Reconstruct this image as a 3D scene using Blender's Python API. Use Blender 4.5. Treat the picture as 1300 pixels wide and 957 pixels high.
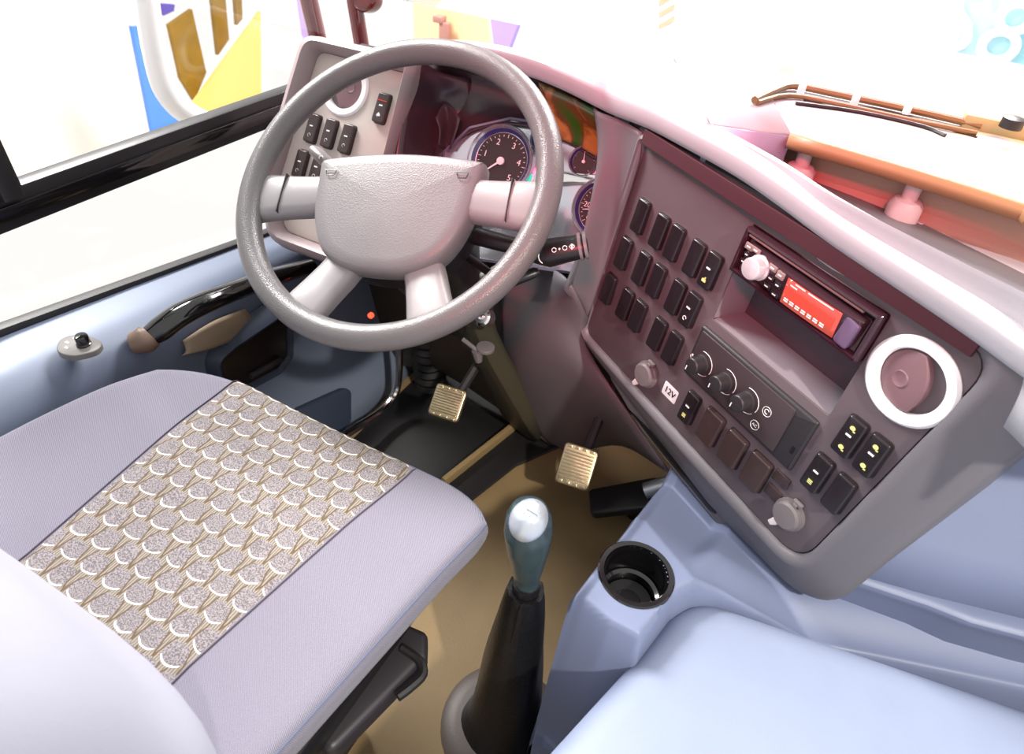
import bpy, bmesh, math, random
from mathutils import Vector as V, Matrix as M
from math import sin, cos, pi, radians as R
random.seed(7)
for o in list(bpy.data.objects): bpy.data.objects.remove(o)
SC = bpy.context.scene; COL = SC.collection

# ------------------------------------------------------------------ camera
CR = V((0.876, 0.477, 0.072)).normalized()      # camera right
CD = V((0.344, -0.513, -0.786)); CD = (CD - CD.dot(CR)*CR).normalized()   # camera down
CF = CR.cross(CD)                                # camera forward
CAM = V((0, 0, 1.12)); FPX = 867.0
cd = bpy.data.cameras.new('camera'); cam = bpy.data.objects.new('camera', cd); COL.objects.link(cam)
cam.matrix_world = M(((CR.x, -CD.x, -CF.x, CAM.x), (CR.y, -CD.y, -CF.y, CAM.y), (CR.z, -CD.z, -CF.z, CAM.z), (0, 0, 0, 1)))
cd.sensor_width = 36; cd.lens = 36*FPX/1300; cd.shift_y = -44.5/1300; cd.clip_start = .01
cd.dof.use_dof = True; cd.dof.focus_distance = .95; cd.dof.aperture_fstop = 7.0
SC.camera = cam

# ------------------------------------------------------------------ world, lights, exposure
w = bpy.data.worlds.new('hall'); SC.world = w; w.use_nodes = True
bg = w.node_tree.nodes['Background']; bg.inputs[0].default_value = (1.0, .985, .96, 1); bg.inputs[1].default_value = 1.08
vs = SC.view_settings; vs.view_transform = 'Standard'; vs.look = 'None'; vs.gamma = 1; vs.use_curve_mapping = False; vs.exposure = .0
def lamp(kind, name, loc, target, energy, color, size=.3, **k):
    l = bpy.data.lights.new(name, kind); l.energy = energy; l.color = color
    if kind == 'AREA': l.size = size
    elif kind == 'SPOT': l.shadow_soft_size = size; l.spot_size = k.get('cone', .6); l.spot_blend = k.get('blend', .8)
    elif kind == 'SUN': l.angle = size
    o = bpy.data.objects.new(name, l); COL.objects.link(o); o.location = loc
    o.rotation_euler = (V(target)-V(loc)).to_track_quat('-Z', 'Y').to_euler(); return o
lamp('SPOT', 'key_helper_spot', (1.9, -1.0, 3.1), (.02, .55, .25), 560, (1, .94, .82), .07, cone=.36, blend=.5)  # added unseen spot, cone shaped to keep light off the left footwell
lamp('AREA', 'side_helper_light', (-2.6, 1.3, 2.6), (-.6, .5, .5), 240, (1, .98, .95), 1.0)  # added area lamp, out of view, for glare on the sill and left side
lamp('AREA', 'front_helper_light', (-.2, 3.6, 2.9), (.0, .9, .8), 330, (1, .97, .95), 1.5)  # unseen area lamp added to brighten the dash top
lamp('SPOT', 'red_helper_spot', (.25, -1.3, 2.5), (-.24, .92, .82), 330, (1, .05, .13), .12, cone=.36, blend=1)  # invented red lamp, gives the red wash over the dash
lamp('SPOT', 'amber_helper_spot', (.6, .6, 3.1), (.32, 1.08, .78), 700, (1, .36, .02), .12, cone=.26, blend=1)  # made-up amber lamp for the orange wash on tray and shelf

# ------------------------------------------------------------------ placing helpers
def ray(x, y): return CR*((x-650)/FPX) + CD*((y-434)/FPX) + CF
def on(x, y, p, n): r = ray(x, y); return CAM + r*((p-CAM).dot(n)/r.dot(n))
PU = V((.845, -.534, -.025)).normalized(); PN = V((-.528, -.84, .119)); PN = (PN - PN.dot(PU)*PU).normalized(); PV = PU.cross(PN)
PP0 = CAM + ray(1000, 400)*.806
def pp(x, y, off=0.): return on(x, y, PP0+PN*off, PN)
PO = pp(820, 183)
LN = V((0, -.861, .509)).normalized(); LU = V((1, 0, 0)); LV = LU.cross(LN); LO = V((-.803, .93, .695))
def lp(x, y, off=0.): return on(x, y, LO+LN*off, LN)
def zp(x, y, z): return on(x, y, V((0, 0, z)), V((0, 0, 1)))
def yp(x, y, Y): return on(x, y, V((0, Y, 0)), V((0, 1, 0)))
def xp(x, y, X): return on(x, y, V((X, 0, 0)), V((1, 0, 0)))
def FR(o, x, y, z): return M(((x.x, y.x, z.x, o.x), (x.y, y.y, z.y, o.y), (x.z, y.z, z.z, o.z), (0, 0, 0, 1)))
PANEL = FR(PO, PU, -PV, PN); LEFTP = FR(LO, LU, -LV, LN)
WN = V((0, -.615, .789)).normalized(); WX = V((1, 0, 0)); WY = WN.cross(WX); WC = V((-.528, .692, .707))
T = M.Translation
def mm(a, b, c=0): return (a/1000., -b/1000., c/1000.)

# ------------------------------------------------------------------ materials
MT = {}
def mat(name, col, rough=.5, metal=0, bump=0, bscale=400, var=0, coat=0, spec=.5, **k):
    if name in MT: return MT[name]
    m = bpy.data.materials.new(name); m.use_nodes = True; MT[name] = m
    nt = m.node_tree; b = nt.nodes['Principled BSDF']; L = nt.links.new
    b.inputs['Base Color'].default_value = (*col, 1); b.inputs['Roughness'].default_value = rough; b.inputs['Metallic'].default_value = metal
    b.inputs['Coat Weight'].default_value = coat; b.inputs['Specular IOR Level'].default_value = spec
    tc = nt.nodes.new('ShaderNodeTexCoord')
    if var:
        n = nt.nodes.new('ShaderNodeTexNoise'); n.inputs['Scale'].default_value = k.get('vscale', 14); n.inputs['Detail'].default_value = 5
        L(tc.outputs['Object'], n.inputs['Vector'])
        mx = nt.nodes.new('ShaderNodeMix'); mx.data_type = 'RGBA'; L(n.outputs['Fac'], mx.inputs['Factor'])
        mx.inputs['A'].default_value = (*[c*(1-var) for c in col], 1); mx.inputs['B'].default_value = (*[min(1, c*(1+var)) for c in col], 1)
        L(mx.outputs['Result'], b.inputs['Base Color'])
        rr = nt.nodes.new('ShaderNodeMapRange'); rr.inputs['To Min'].default_value = rough*.8; rr.inputs['To Max'].default_value = min(1, rough*1.2)
        L(n.outputs['Fac'], rr.inputs['Value']); L(rr.outputs['Result'], b.inputs['Roughness'])
    if bump:
        n = nt.nodes.new('ShaderNodeTexVoronoi' if k.get('vor') else 'ShaderNodeTexNoise'); n.inputs['Scale'].default_value = bscale
        L(tc.outputs['Object'], n.inputs['Vector'])
        bp = nt.nodes.new('ShaderNodeBump'); bp.inputs['Strength'].default_value = bump; bp.inputs['Distance'].default_value = .0006
        L(n.outputs['Distance' if k.get('vor') else 'Fac'], bp.inputs['Height']); L(bp.outputs['Normal'], b.inputs['Normal'])
    if k.get('emit'):
        b.inputs['Emission Color'].default_value = (*k['emit'], 1); b.inputs['Emission Strength'].default_value = k.get('es', 1)
    return m
def s(r, g, b):
    f = lambda c: (c/255/12.92) if c <= 10 else ((c/255+.055)/1.055)**2.4
    return (f(r), f(g), f(b))
fascia = mat('mauve_grey_fascia', s(92, 81, 86), .40, bump=.25, bscale=900, var=.06)
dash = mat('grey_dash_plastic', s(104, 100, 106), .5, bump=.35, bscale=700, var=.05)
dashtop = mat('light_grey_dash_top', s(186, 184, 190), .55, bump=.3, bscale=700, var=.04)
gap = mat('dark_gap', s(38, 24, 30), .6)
hoodm = mat('dark_maroon_grey_hood', s(72, 50, 58), .22, bump=.1, bscale=500, var=.08)
dark = mat('charcoal_plastic', s(44, 40, 44), .45, bump=.3, bscale=900, var=.1)
black = mat('black_plastic', s(24, 22, 25), .35, bump=.1, bscale=900)
gloss = mat('gloss_black', s(14, 13, 15), .12, coat=.5)
switchm = mat('rocker_black', s(36, 30, 34), .22, bump=.08, bscale=1200)
brownsw = mat('rocker_brown', s(62, 48, 48), .25)
blue = mat('blue_grey_plastic', s(118, 127, 156), .48, bump=.25, bscale=800, var=.05)
cover = mat('pale_grey_blue_cover', s(138, 148, 174), .62, bump=.4, bscale=500, var=.05)
doorm = mat('door_trim', s(104, 114, 134), .5, bump=.25, bscale=700, var=.05)
doordk = mat('door_recess', s(48, 56, 74), .5, bump=.25, bscale=700, var=.08)
leather = mat('wheel_leather', s(98, 95, 96), .30, bump=.5, bscale=600, var=.04, vor=True)
padm = mat('pad_leather', s(120, 116, 118), .36, bump=.35, bscale=520, var=.1, vor=True, vscale=9)
spokem = mat('spoke_satin', s(138, 134, 136), .36, bump=.15, bscale=900)
white = mat('white_trim', s(245, 243, 245), .3)
chrome = mat('chrome', s(225, 222, 222), .12, metal=1)
steel = mat('worn_steel', s(186, 172, 140), .32, metal=.85, bump=.5, bscale=160, var=.25, vscale=60)
printw = mat('white_print', s(240, 240, 240), .5)
printy = mat('yellow_print', s(222, 222, 140), .5)
rubber = mat('floor_rubber', s(132, 110, 76), .6, bump=.8, bscale=260, var=.25, vscale=9)
rubberdk = mat('black_rubber', s(26, 24, 25), .5, bump=.5, bscale=300)
bootm = mat('black_leather', s(18, 18, 21), .38, bump=1.0, bscale=220, var=.3, vscale=60)
knobm = mat('green_grey_knob', s(52, 66, 70), .25, coat=.3)
silver = mat('silver_cap', s(190, 196, 206), .28, metal=.6)
chart = mat('silver_gloss', s(205, 205, 215), .16, metal=.75, var=.1, vscale=30)
dialm = mat('dial_face', s(46, 32, 36), .4)
redpost = mat('dark_red_paint', s(96, 8, 14), .15, coat=.8)
cream = mat('cream_wall', s(252, 240, 226), .8, emit=None)
yellow = mat('yellow_board', s(250, 214, 120), .7)
goldm = mat('golden_brown', s(150, 112, 8), .6, var=.3, vscale=12)
bluew = mat('blue_board', s(80, 140, 232), .6)
lav = mat('lavender_drape', s(176, 150, 226), .7, var=.15, vscale=4)
orangeb = mat('peach_panel', s(252, 206, 160), .7)
cyanm = mat('cyan_board', s(120, 214, 235), .6)
tanm = mat('tan_trim', s(150, 130, 108), .55, bump=.3)
amberm = mat('bar_brown', s(164, 118, 84), .45, bump=.2)  # orange light wash mixed into the bar's brown
capm = mat('socket_cap_grey', s(112, 104, 106), .38)
lcd = mat('radio_display', s(150, 20, 22), .15, emit=s(255, 120, 96), es=.5, coat=.6)
ledr = mat('red_led', s(200, 10, 5), .3, emit=(1, .05, .02), es=4)
tealm = mat('teal_lamp', s(0, 200, 170), .3, emit=(0, .7, .5), es=.8)
blued = mat('gauge_blue', s(60, 60, 120), .15, coat=.6)

def glassmat(name, tint=(1, 1, 1)):
    m = bpy.data.materials.new(name); m.use_nodes = True; nt = m.node_tree; nt.nodes.clear(); L = nt.links.new
    o = nt.nodes.new('ShaderNodeOutputMaterial'); t = nt.nodes.new('ShaderNodeBsdfTransparent'); g = nt.nodes.new('ShaderNodeBsdfGlossy')
    t.inputs[0].default_value = (*tint, 1); g.inputs['Roughness'].default_value = .02
    lw = nt.nodes.new('ShaderNodeLayerWeight'); pw = nt.nodes.new('ShaderNodeMath'); pw.operation = 'POWER'; pw.inputs[1].default_value = 5; L(lw.outputs['Facing'], pw.inputs[0])
    fr = nt.nodes.new('ShaderNodeMath'); fr.operation = 'MULTIPLY_ADD'; fr.inputs[1].default_value = .9; fr.inputs[2].default_value = .04; L(pw.outputs[0], fr.inputs[0]); mx = nt.nodes.new('ShaderNodeMixShader')
    L(fr.outputs[0], mx.inputs[0]); L(t.outputs[0], mx.inputs[1]); L(g.outputs[0], mx.inputs[2]); L(mx.outputs[0], o.inputs[0]); return m
glass = glassmat('window_glass'); lensg = glassmat('lens_glass', (.96, .96, 1))

def fabric(name, c1, c2, pattern=False):
    m = bpy.data.materials.new(name); m.use_nodes = True; nt = m.node_tree; b = nt.nodes['Principled BSDF']; L = nt.links.new; N = nt.nodes.new
    b.inputs['Roughness'].default_value = .9; b.inputs['Specular IOR Level'].default_value = .2; b.inputs['Sheen Weight'].default_value = .15
    tc = N('ShaderNodeTexCoord'); P = tc.outputs['Object']
    wv = N('ShaderNodeTexWave'); wv.inputs['Scale'].default_value = 330; wv.bands_direction = 'DIAGONAL'; wv.inputs['Distortion'].default_value = .6
    wv.inputs['Detail'].default_value = 1; wv.inputs['Detail Scale'].default_value = 8; L(P, wv.inputs['Vector'])
    def mix(f, a, c_):
        x = N('ShaderNodeMix'); x.data_type = 'RGBA'
        if hasattr(f, 'links'): L(f, x.inputs['Factor'])
        else: x.inputs['Factor'].default_value = f
        for k, v in (('A', a), ('B', c_)):
            if hasattr(v, 'links'): L(v, x.inputs[k])
            else: x.inputs[k].default_value = (*v, 1)
        return x.outputs['Result']
    def mth(op, a, b_=None, c_=None):
        x = N('ShaderNodeMath'); x.operation = op
        for i, v in enumerate((a, b_, c_)):
            if v is None: continue
            if hasattr(v, 'links'): L(v, x.inputs[i])
            else: x.inputs[i].default_value = v
        return x.outputs[0]
    col = mix(wv.outputs['Fac'], c1, c2); h = wv.outputs['Fac']
    if pattern:
        # woven repeat: rows of rounded blocks, each row offset by half a block, pale arcs under them and dark ticks between
        ns = N('ShaderNodeTexNoise'); ns.inputs['Scale'].default_value = 30; L(P, ns.inputs['Vector'])
        sp = N('ShaderNodeSeparateXYZ'); L(P, sp.inputs[0])
        wob = mth('MULTIPLY', mth('SUBTRACT', ns.outputs['Fac'], .5), .35)
        X = mth('ADD', mth('MULTIPLY', sp.outputs['X'], 1/.0335), wob); Y = mth('ADD', mth('MULTIPLY', sp.outputs['Y'], 1/.0255), wob)
        row = mth('FLOOR', Y); X2 = mth('ADD', X, mth('MULTIPLY', row, .5))
        fx = mth('ABSOLUTE', mth('SUBTRACT', mth('FRACT', X2), .5)); fy = mth('SUBTRACT', mth('FRACT', Y), .5); ay = mth('ABSOLUTE', fy)
        d = mth('POWER', mth('ADD', mth('POWER', mth('MULTIPLY', fx, 2.5), 4), mth('POWER', mth('MULTIPLY', ay, 2.3), 4)), .25)
        blk = mth('LESS_THAN', d, 1.0)
        sm = N('ShaderNodeTexNoise'); sm.inputs['Scale'].default_value = 700; L(P, sm.inputs['Vector'])
        bcol = mix(mth('GREATER_THAN', sm.outputs['Fac'], .5), s(98, 92, 94), s(140, 133, 136))
        st = N('ShaderNodeTexWave'); st.inputs['Scale'].default_value = 110; st.bands_direction = 'X'; L(P, st.inputs['Vector'])
        ground = mix(mth('GREATER_THAN', st.outputs['Fac'], .5), s(104, 98, 90), s(146, 136, 126))
        col = mix(blk, ground, bcol)
        arc = mth('LESS_THAN', mth('ABSOLUTE', mth('SUBTRACT', fy, mth('ADD', -.46, mth('MULTIPLY', mth('MULTIPLY', fx, fx), 1.4)))), .035)
        arc = mth('MULTIPLY', arc, mth('LESS_THAN', fx, .36)); col = mix(arc, col, s(232, 226, 222))
        tick = mth('LESS_THAN', mth('ABSOLUTE', mth('SUBTRACT', mth('SUBTRACT', .5, fx), mth('MULTIPLY', mth('ADD', fy, .5), .17))), .03)
        col = mix(tick, col, s(92, 76, 58)); h = mth('ADD', blk, mth('MULTIPLY', sm.outputs['Fac'], .4))
    L(col, b.inputs['Base Color'])
    bp = N('ShaderNodeBump'); bp.inputs['Strength'].default_value = .5; bp.inputs['Distance'].default_value = .0008; L(h, bp.inputs['Height']); L(bp.outputs['Normal'], b.inputs['Normal'])
    return m
seatf = fabric('lilac_grey_twill', s(92, 90, 104), s(142, 138, 152)); seatp = fabric('patterned_twill', s(130, 120, 120), s(180, 170, 170), True)
seatb = mat('pale_seat_cloth', s(146, 146, 158), .9, bump=.5, bscale=900, var=.04, spec=.2)

# ------------------------------------------------------------------ mesh helpers
def catmull(P, n):
    if n <= 1: return list(P)
    out = []
    for i in range(len(P)-1):
        p0 = P[i-1] if i else P[0]*2-P[1]; p1, p2 = P[i], P[i+1]; p3 = P[i+2] if i+2 < len(P) else P[-1]*2-P[-2]
        for k in range(n):
            t = k/n; out.append(.5*((2*p1)+(p2-p0)*t+(2*p0-5*p1+4*p2-p3)*t*t+(3*p1-p0-3*p2+p3)*t**3))
    out.append(P[-1]); return out
def rpoly(pts, r, seg=5):
    out = []; n = len(pts)
    for i in range(n):
        p = V(pts[i][:2]); a = V(pts[i-1][:2]); b = V(pts[(i+1) % n][:2]); rr = r[i] if isinstance(r, (list, tuple)) else r
        da = (a-p); db = (b-p); la, lb = da.length, db.length; da.normalize(); db.normalize()
        ang = da.angle(db); cut = min(rr/math.tan(ang/2), la*.49, lb*.49)
        for k in range(seg+1):
            t = k/seg; q0 = p+da*cut; q1 = p+db*cut; out.append(q0*(1-t)**2+p*2*t*(1-t)+q1*t*t)
    return out
def rrect(w_, h_, r, cx=0, cy=0, seg=4): return rpoly([(cx-w_/2, cy-h_/2), (cx+w_/2, cy-h_/2), (cx+w_/2, cy+h_/2), (cx-w_/2, cy+h_/2)], r, seg)
def circ(r, cx=0, cy=0, n=32, ry=None): return [V((cx+r*cos(2*pi*i/n), cy+(ry or r)*sin(2*pi*i/n))) for i in range(n)]
def offs(P, d):
    n = len(P); area = sum(P[i-1].x*P[i].y-P[i].x*P[i-1].y for i in range(n)); sg = 1 if area > 0 else -1; out = []
    for i in range(n):
        j = i-1
        while (P[i]-P[j]).length < 1e-7 and j > -n: j -= 1
        k = (i+1) % n
        while (P[i]-P[k]).length < 1e-7 and k != i: k = (k+1) % n
        t = (P[k]-P[j]).normalized(); out.append(P[i]+V((t.y, -t.x))*d*sg)
    return out
class G:
    def __init__(g, m=None): g.b = bmesh.new(); g.m = m or M.Identity(4)
    def _v(g, p, m=None): p = V(p) if len(p) == 3 else V((*p, 0)); p = (m @ p) if m else p; return g.b.verts.new(g.m @ p)
    def loft(g, rows, cu=False, cv=False, caps=False, m=None):
        R_ = [[g._v(p, m) for p in r] for r in rows]; n = len(R_[0])
        for i in range(len(R_) if cv else len(R_)-1):
            a, b = R_[i], R_[(i+1) % len(R_)]
            for j in range(n if cu else n-1):
                k = (j+1) % n
                try: g.b.faces.new((a[j], a[k], b[k], b[j]))
                except ValueError: pass
        if caps:
            for r in (R_[0], R_[-1]):
                try: g.b.faces.new(r)
                except ValueError: pass
        return g
    def surf(g, rows, nu=4, nv=4, m=None):
        rows = [catmull([V(p) for p in r], nu) for r in rows]; c = [catmull(list(c_), nv) for c_ in zip(*rows)]
        return g.loft([list(r) for r in zip(*c)], m=m)
    def prism(g, poly, z0, z1, bev=0, m=None, seg=3, both=False):
        poly = [V(p[:2]) for p in poly]; rows = []
        def ring(d, z): return [V((p.x, p.y, z)) for p in (offs(poly, -d) if d else poly)]
        if both:
            for k in range(seg, 0, -1): a = pi/2*k/seg; rows.append(ring(bev*(1-cos(a)), z0+bev*(1-sin(a))))
        rows.append(ring(0, z0+(bev if both else 0)))
        for k in range(seg+1 if bev else 1): a = pi/2*k/seg if bev else 0; rows.append(ring(bev*(1-cos(a)), z1-bev+bev*sin(a)))
        return g.loft(rows, cu=True, caps=True, m=m)
    def lathe(g, prof, seg=32, m=None, caps=True):
        return g.loft([[V((r*cos(2*pi*i/seg), r*sin(2*pi*i/seg), z)) for i in range(seg)] for r, z in prof], cu=True, caps=caps, m=m)
    def tube(g, pts, r, seg=10, closed=False, m=None, flat=1.0, n=1):
        P = [V(p) for p in pts]; P = catmull(P, n) if not closed else P; N_ = len(P)
        rr = r if isinstance(r, (list, tuple)) else [r]*N_
        if len(rr) != N_: rr = [rr[min(len(rr)-1, int(i*(len(rr)-1)/(N_-1)))]*(1-((i*(len(rr)-1)/(N_-1)) % 1))+rr[min(len(rr)-1, int(i*(len(rr)-1)/(N_-1))+1)]*((i*(len(rr)-1)/(N_-1)) % 1) for i in range(N_)]
        rows = []; up = None
        for i in range(N_):
            t = ((P[(i+1) % N_]-P[i-1]) if closed else (P[min(i+1, N_-1)]-P[max(i-1, 0)])).normalized()
            if up is None: up = V((0, 0, 1)) if abs(t.z) < .9 else V((0, 1, 0))
            x = t.cross(up).normalized(); y = x.cross(t).normalized(); up = y
            rows.append([P[i]+x*cos(2*pi*k/seg)*rr[i]+y*sin(2*pi*k/seg)*rr[i]*flat for k in range(seg)])
        return g.loft(rows, cu=True, cv=closed, caps=not closed, m=m)
    def box(g, c, sz, bev=0, m=None):
        mm_ = T(V(c)) if m is None else m @ T(V(c)); sx, sy, sz_ = sz
        return g.prism(rrect(sx, sy, min(bev, sx*.45, sy*.45) or 1e-5, seg=2 if bev else 1), -sz_/2, sz_/2, bev, m=mm_, both=bool(bev), seg=2)
    def add_mesh(g, me, m=None):
        me.transform((g.m @ m) if m else g.m); g.b.from_mesh(me); return g
    def out(g, name, mt, parent=None, smooth=35, solid=0, world=True, remdup=False):
        if remdup: bmesh.ops.remove_doubles(g.b, verts=g.b.verts, dist=1e-5)
        bmesh.ops.recalc_face_normals(g.b, faces=g.b.faces)
        me = bpy.data.meshes.new(name)
        if parent is not None and world:
            bmesh.ops.transform(g.b, matrix=parent.matrix_world.inverted(), verts=g.b.verts)
        g.b.to_mesh(me); g.b.free(); me.materials.append(mt)
        if smooth: me.polygons.foreach_set('use_smooth', [True]*len(me.polygons)); me.set_sharp_from_angle(angle=R(smooth))
        o = bpy.data.objects.new(name, me); COL.objects.link(o)
        if parent is not None:
            root = parent
            o.parent = parent; o.matrix_world = parent.matrix_world.copy(); WM[o.name] = 1
        if solid: md = o.modifiers.new('thickness', 'SOLIDIFY'); md.thickness = abs(solid); md.offset = 0
        bpy.context.view_layer.update(); return o
WM = {}
def curve_mesh(splines, depth, bevel=0):
    cu = bpy.data.curves.new('tmp', 'CURVE'); cu.dimensions = '2D'; cu.fill_mode = 'BOTH'; cu.extrude = depth/2; cu.bevel_depth = bevel; cu.bevel_resolution = 2; cu.offset = -bevel
    for sp in splines:
        q = cu.splines.new('POLY'); q.points.add(len(sp)-1); q.use_cyclic_u = True
        for i, p in enumerate(sp): q.points[i].co = (p.x, p.y, 0, 1)
    o = bpy.data.objects.new('tmp', cu); COL.objects.link(o); bpy.context.view_layer.update()
    me = bpy.data.meshes.new_from_object(o.evaluated_get(bpy.context.evaluated_depsgraph_get())); bpy.data.objects.remove(o); return me
def text_mesh(txt, size, thick=.0003, shear=0):
    cu = bpy.data.curves.new('tmp', 'FONT'); cu.body = txt; cu.size = size; cu.extrude = thick; cu.align_x = 'CENTER'; cu.align_y = 'CENTER'; cu.resolution_u = 3
    o = bpy.data.objects.new('tmp', cu); COL.objects.link(o); bpy.context.view_layer.update()
    me = bpy.data.meshes.new_from_object(o.evaluated_get(bpy.context.evaluated_depsgraph_get())); bpy.data.objects.remove(o); return me
def tag(o, label=None, cat=None, group=None, kind=None):
    for k, v in (('label', label), ('category', cat), ('group', group), ('kind', kind)):
        if v: o[k] = v
    return o
def thing(name, label, cat, loc=(0, 0, 0), mtx=None, group=None, kind=None):
    o = bpy.data.objects.new(name, None); COL.objects.link(o); o.empty_display_size = .05
    o.matrix_world = mtx if mtx is not None else T(V(loc)); bpy.context.view_layer.update(); return tag(o, label, cat, group, kind)
def structure(g, name, mt, **k): o = g.out(name, mt, **k); o['kind'] = 'structure'; return o
def dupc(o, parent, loc):       # copy a part (mesh shared) with its sub-parts, to a local place on the same parent
    c = o.copy(); COL.objects.link(c); c.parent = parent; c.matrix_parent_inverse = M.Identity(4); c.matrix_local = loc
    for ch in list(o.children):
        d = ch.copy(); COL.objects.link(d); d.parent = c
    return c
def lerp(a, b, t): return a+(b-a)*t
def sst(x): x = max(0, min(1, x)); return x*x*(3-2*x)
def interp(x, xs, ys):
    if x <= xs[0]: return ys[0]
    for i in range(len(xs)-1):
        if x <= xs[i+1]: return ys[i]+(ys[i+1]-ys[i])*(x-xs[i])/(xs[i+1]-xs[i])
    return ys[-1]

# ------------------------------------------------------------------ the cab shell
WXL = -.97     # plane of the side window
structure(G().box((-.1, .45, -.02), (2.3, 2.1, .04)), 'floor', rubber, smooth=0)
def lsec(Y):     # section of the lower side wall at station Y
    zs = interp(Y, [-.6, .33, .78, 1.2], [.482, .474, .414, .355]); k = interp(Y, [.0, .45, .70, .80, 1.2], [.0, 0, .6, 1, 1])
    return [V((WXL-.03, Y, zs)), V((WXL+.03, Y, zs-.002)), V((lerp(-.895, -.92, k), Y, zs-.008)), V((lerp(-.862, -.90, k), Y, zs-.028)), V((lerp(-.848, -.895, k), Y, zs-.075)),
            V((lerp(-.85, -.875, k), Y, .25)), V((lerp(-.82, -.835, k), Y, .12)), V((-.768, Y, 0))]
structure(G().surf([lsec(Y) for Y in (-.6, -.2, .1, .3, .5, .62, .72, .85, 1.0, 1.2)], 3, 3), 'wall_left', doorm, solid=.01)
structure(G().surf([[V((x, 1.22+.0*x, z)) for x in (-1.0, -.4, .2, .9)] for z in (0, .35, .70)], 1, 1), 'wall_front', dark, solid=-.01)
# side window: rail, seal, mullion, two panes
w1 = thing('window_1', None, None, (WXL, .4, .5)); w1['kind'] = 'structure'
rl = [(-.3, .665), (1.02, .665)]
def yzprism(poly, x0, x1): return [[V((x, y, z)) for y, z in poly] for x in (x0, x1)]
def bar(g, a, b, wx, wz, bev=.004):   # a bar from a to b with the given width across and height
    a, b = V(a), V(b); d = (b-a); z = d.normalized(); x = V((1, 0, 0)) if abs(z.x) < .9 else V((0, 1, 0)); y = z.cross(x).normalized(); x = y.cross(z)
    return g.prism(rrect(wx, wz, bev, seg=2), 0, d.length, 0, m=FR(a, x, y, z))
bar(G(), (WXL-.015, -.3, .643), (WXL-.015, 1.06, .643), .03, .056).out('rail', black, w1)
bar(G(), (WXL+.004, -.3, .6425), (WXL+.004, 1.06, .6425), .006, .02, .001).out('rail_groove', gloss, w1)
bar(G(), (WXL-.01, -.3, .490), (WXL-.01, .33, .484), .02, .012, .002).out('seal', rubberdk, w1)
bar(G(), (WXL-.01, .33, .484), (WXL-.01, 1.0, .388), .02, .012, .002).out('seal', rubberdk, w1)
p = xp(6, 222, WXL-.005)
bar(G(), (p.x, p.y-.005, .66), (p.x-.02, p.y-.06, 1.9), .03, .03).out('mullion', black, w1)
G().box((WXL-.02, .4, .53), (.004, 1.4, .19)).out('lower_pane', glass, w1, smooth=0)
G().box((WXL-.02, .4, 1.30), (.004, 1.4, 1.27)).out('upper_pane', glass, w1, smooth=0)

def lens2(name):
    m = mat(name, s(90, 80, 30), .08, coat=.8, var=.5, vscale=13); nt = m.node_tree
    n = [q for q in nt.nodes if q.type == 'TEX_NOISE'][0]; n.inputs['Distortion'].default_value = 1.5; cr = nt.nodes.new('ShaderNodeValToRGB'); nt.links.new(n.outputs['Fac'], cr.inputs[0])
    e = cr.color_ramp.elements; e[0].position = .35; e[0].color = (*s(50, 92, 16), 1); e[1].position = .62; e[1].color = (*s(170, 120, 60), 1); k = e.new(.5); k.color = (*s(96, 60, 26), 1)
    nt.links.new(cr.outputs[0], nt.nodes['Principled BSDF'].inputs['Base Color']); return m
# ------------------------------------------------------------------ dashboard
D = thing('dashboard', 'long grey plastic dashboard under the windscreen, wrapping around the switch panel', 'dashboard', (-.1, 1.0, .4))
lower = [pp(1430, 570, .015), pp(1300, 478, .015), pp(1240, 434, .015), pp(1170, 386, .015), pp(1056, 310, .015), pp(987, 259, .015), pp(931, 221, .015), pp(870, 187, .015), pp(820, 161, .015),
         lp(776, 144, .03), lp(752, 132, .03), lp(712, 112, .03), lp(666, 94, .03), lp(610, 80, .03), lp(560, 74, .03), lp(541, 74, .03)]
up = V((0, 0, 1)); back = [V((.35, .94, 0)).normalized()]*9+[V((0, 1, 0))]*7
tray = [zp(1500, 520, .825), zp(1345, 400, .825), zp(1226, 337, .825), zp(1126, 286, .825), zp(1049, 245, .825), zp(997, 212, .825), zp(940, 180, .825), zp(901, 158, .825)]
r = [[], [], [], [], [], []]
for i, p in enumerate(lower):
    b_ = back[i]; hgt = .030 if i < 8 else interp(i, [7, 9, 12, 15], [.032, .036, .027, .022])
    r[0].append(p+b_*.02-up*.002); r[1].append(p-up*.0+b_*.002); r[2].append(p+up*.022-b_*.004); r[3].append(p+up*hgt*.88+b_*.001)
    e = tray[i] if i < 8 else p+b_*interp(i, [8, 11, 15], [.08, .05, .04])+up*interp(i, [8, 10, 15], [.035, .0, -.01])
    q = p+up*hgt+b_*interp(i, [7, 10], [.020, .014])
    r[4].append(q); r[5].append(e if i < 8 else e)
r.append([p-up*.03+back[i]*(.008 if i < 8 else .06) for i, p in enumerate(r[5])]); r.append([p-up*.12+back[i]*(.012 if i < 8 else .14) for i, p in enumerate(r[5])])
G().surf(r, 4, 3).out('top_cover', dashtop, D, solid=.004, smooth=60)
# dark recess under the lip, above the switch panel
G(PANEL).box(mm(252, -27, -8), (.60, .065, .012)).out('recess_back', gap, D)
G(PANEL).box(mm(252, -13, 10), (.500, .021, .006), .001).out('lip_shade_strip', mat('maroon_lip_shade', s(66, 22, 34), .6), D)  # no real gasket: dark strip painting in the shade under the lip
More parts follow.
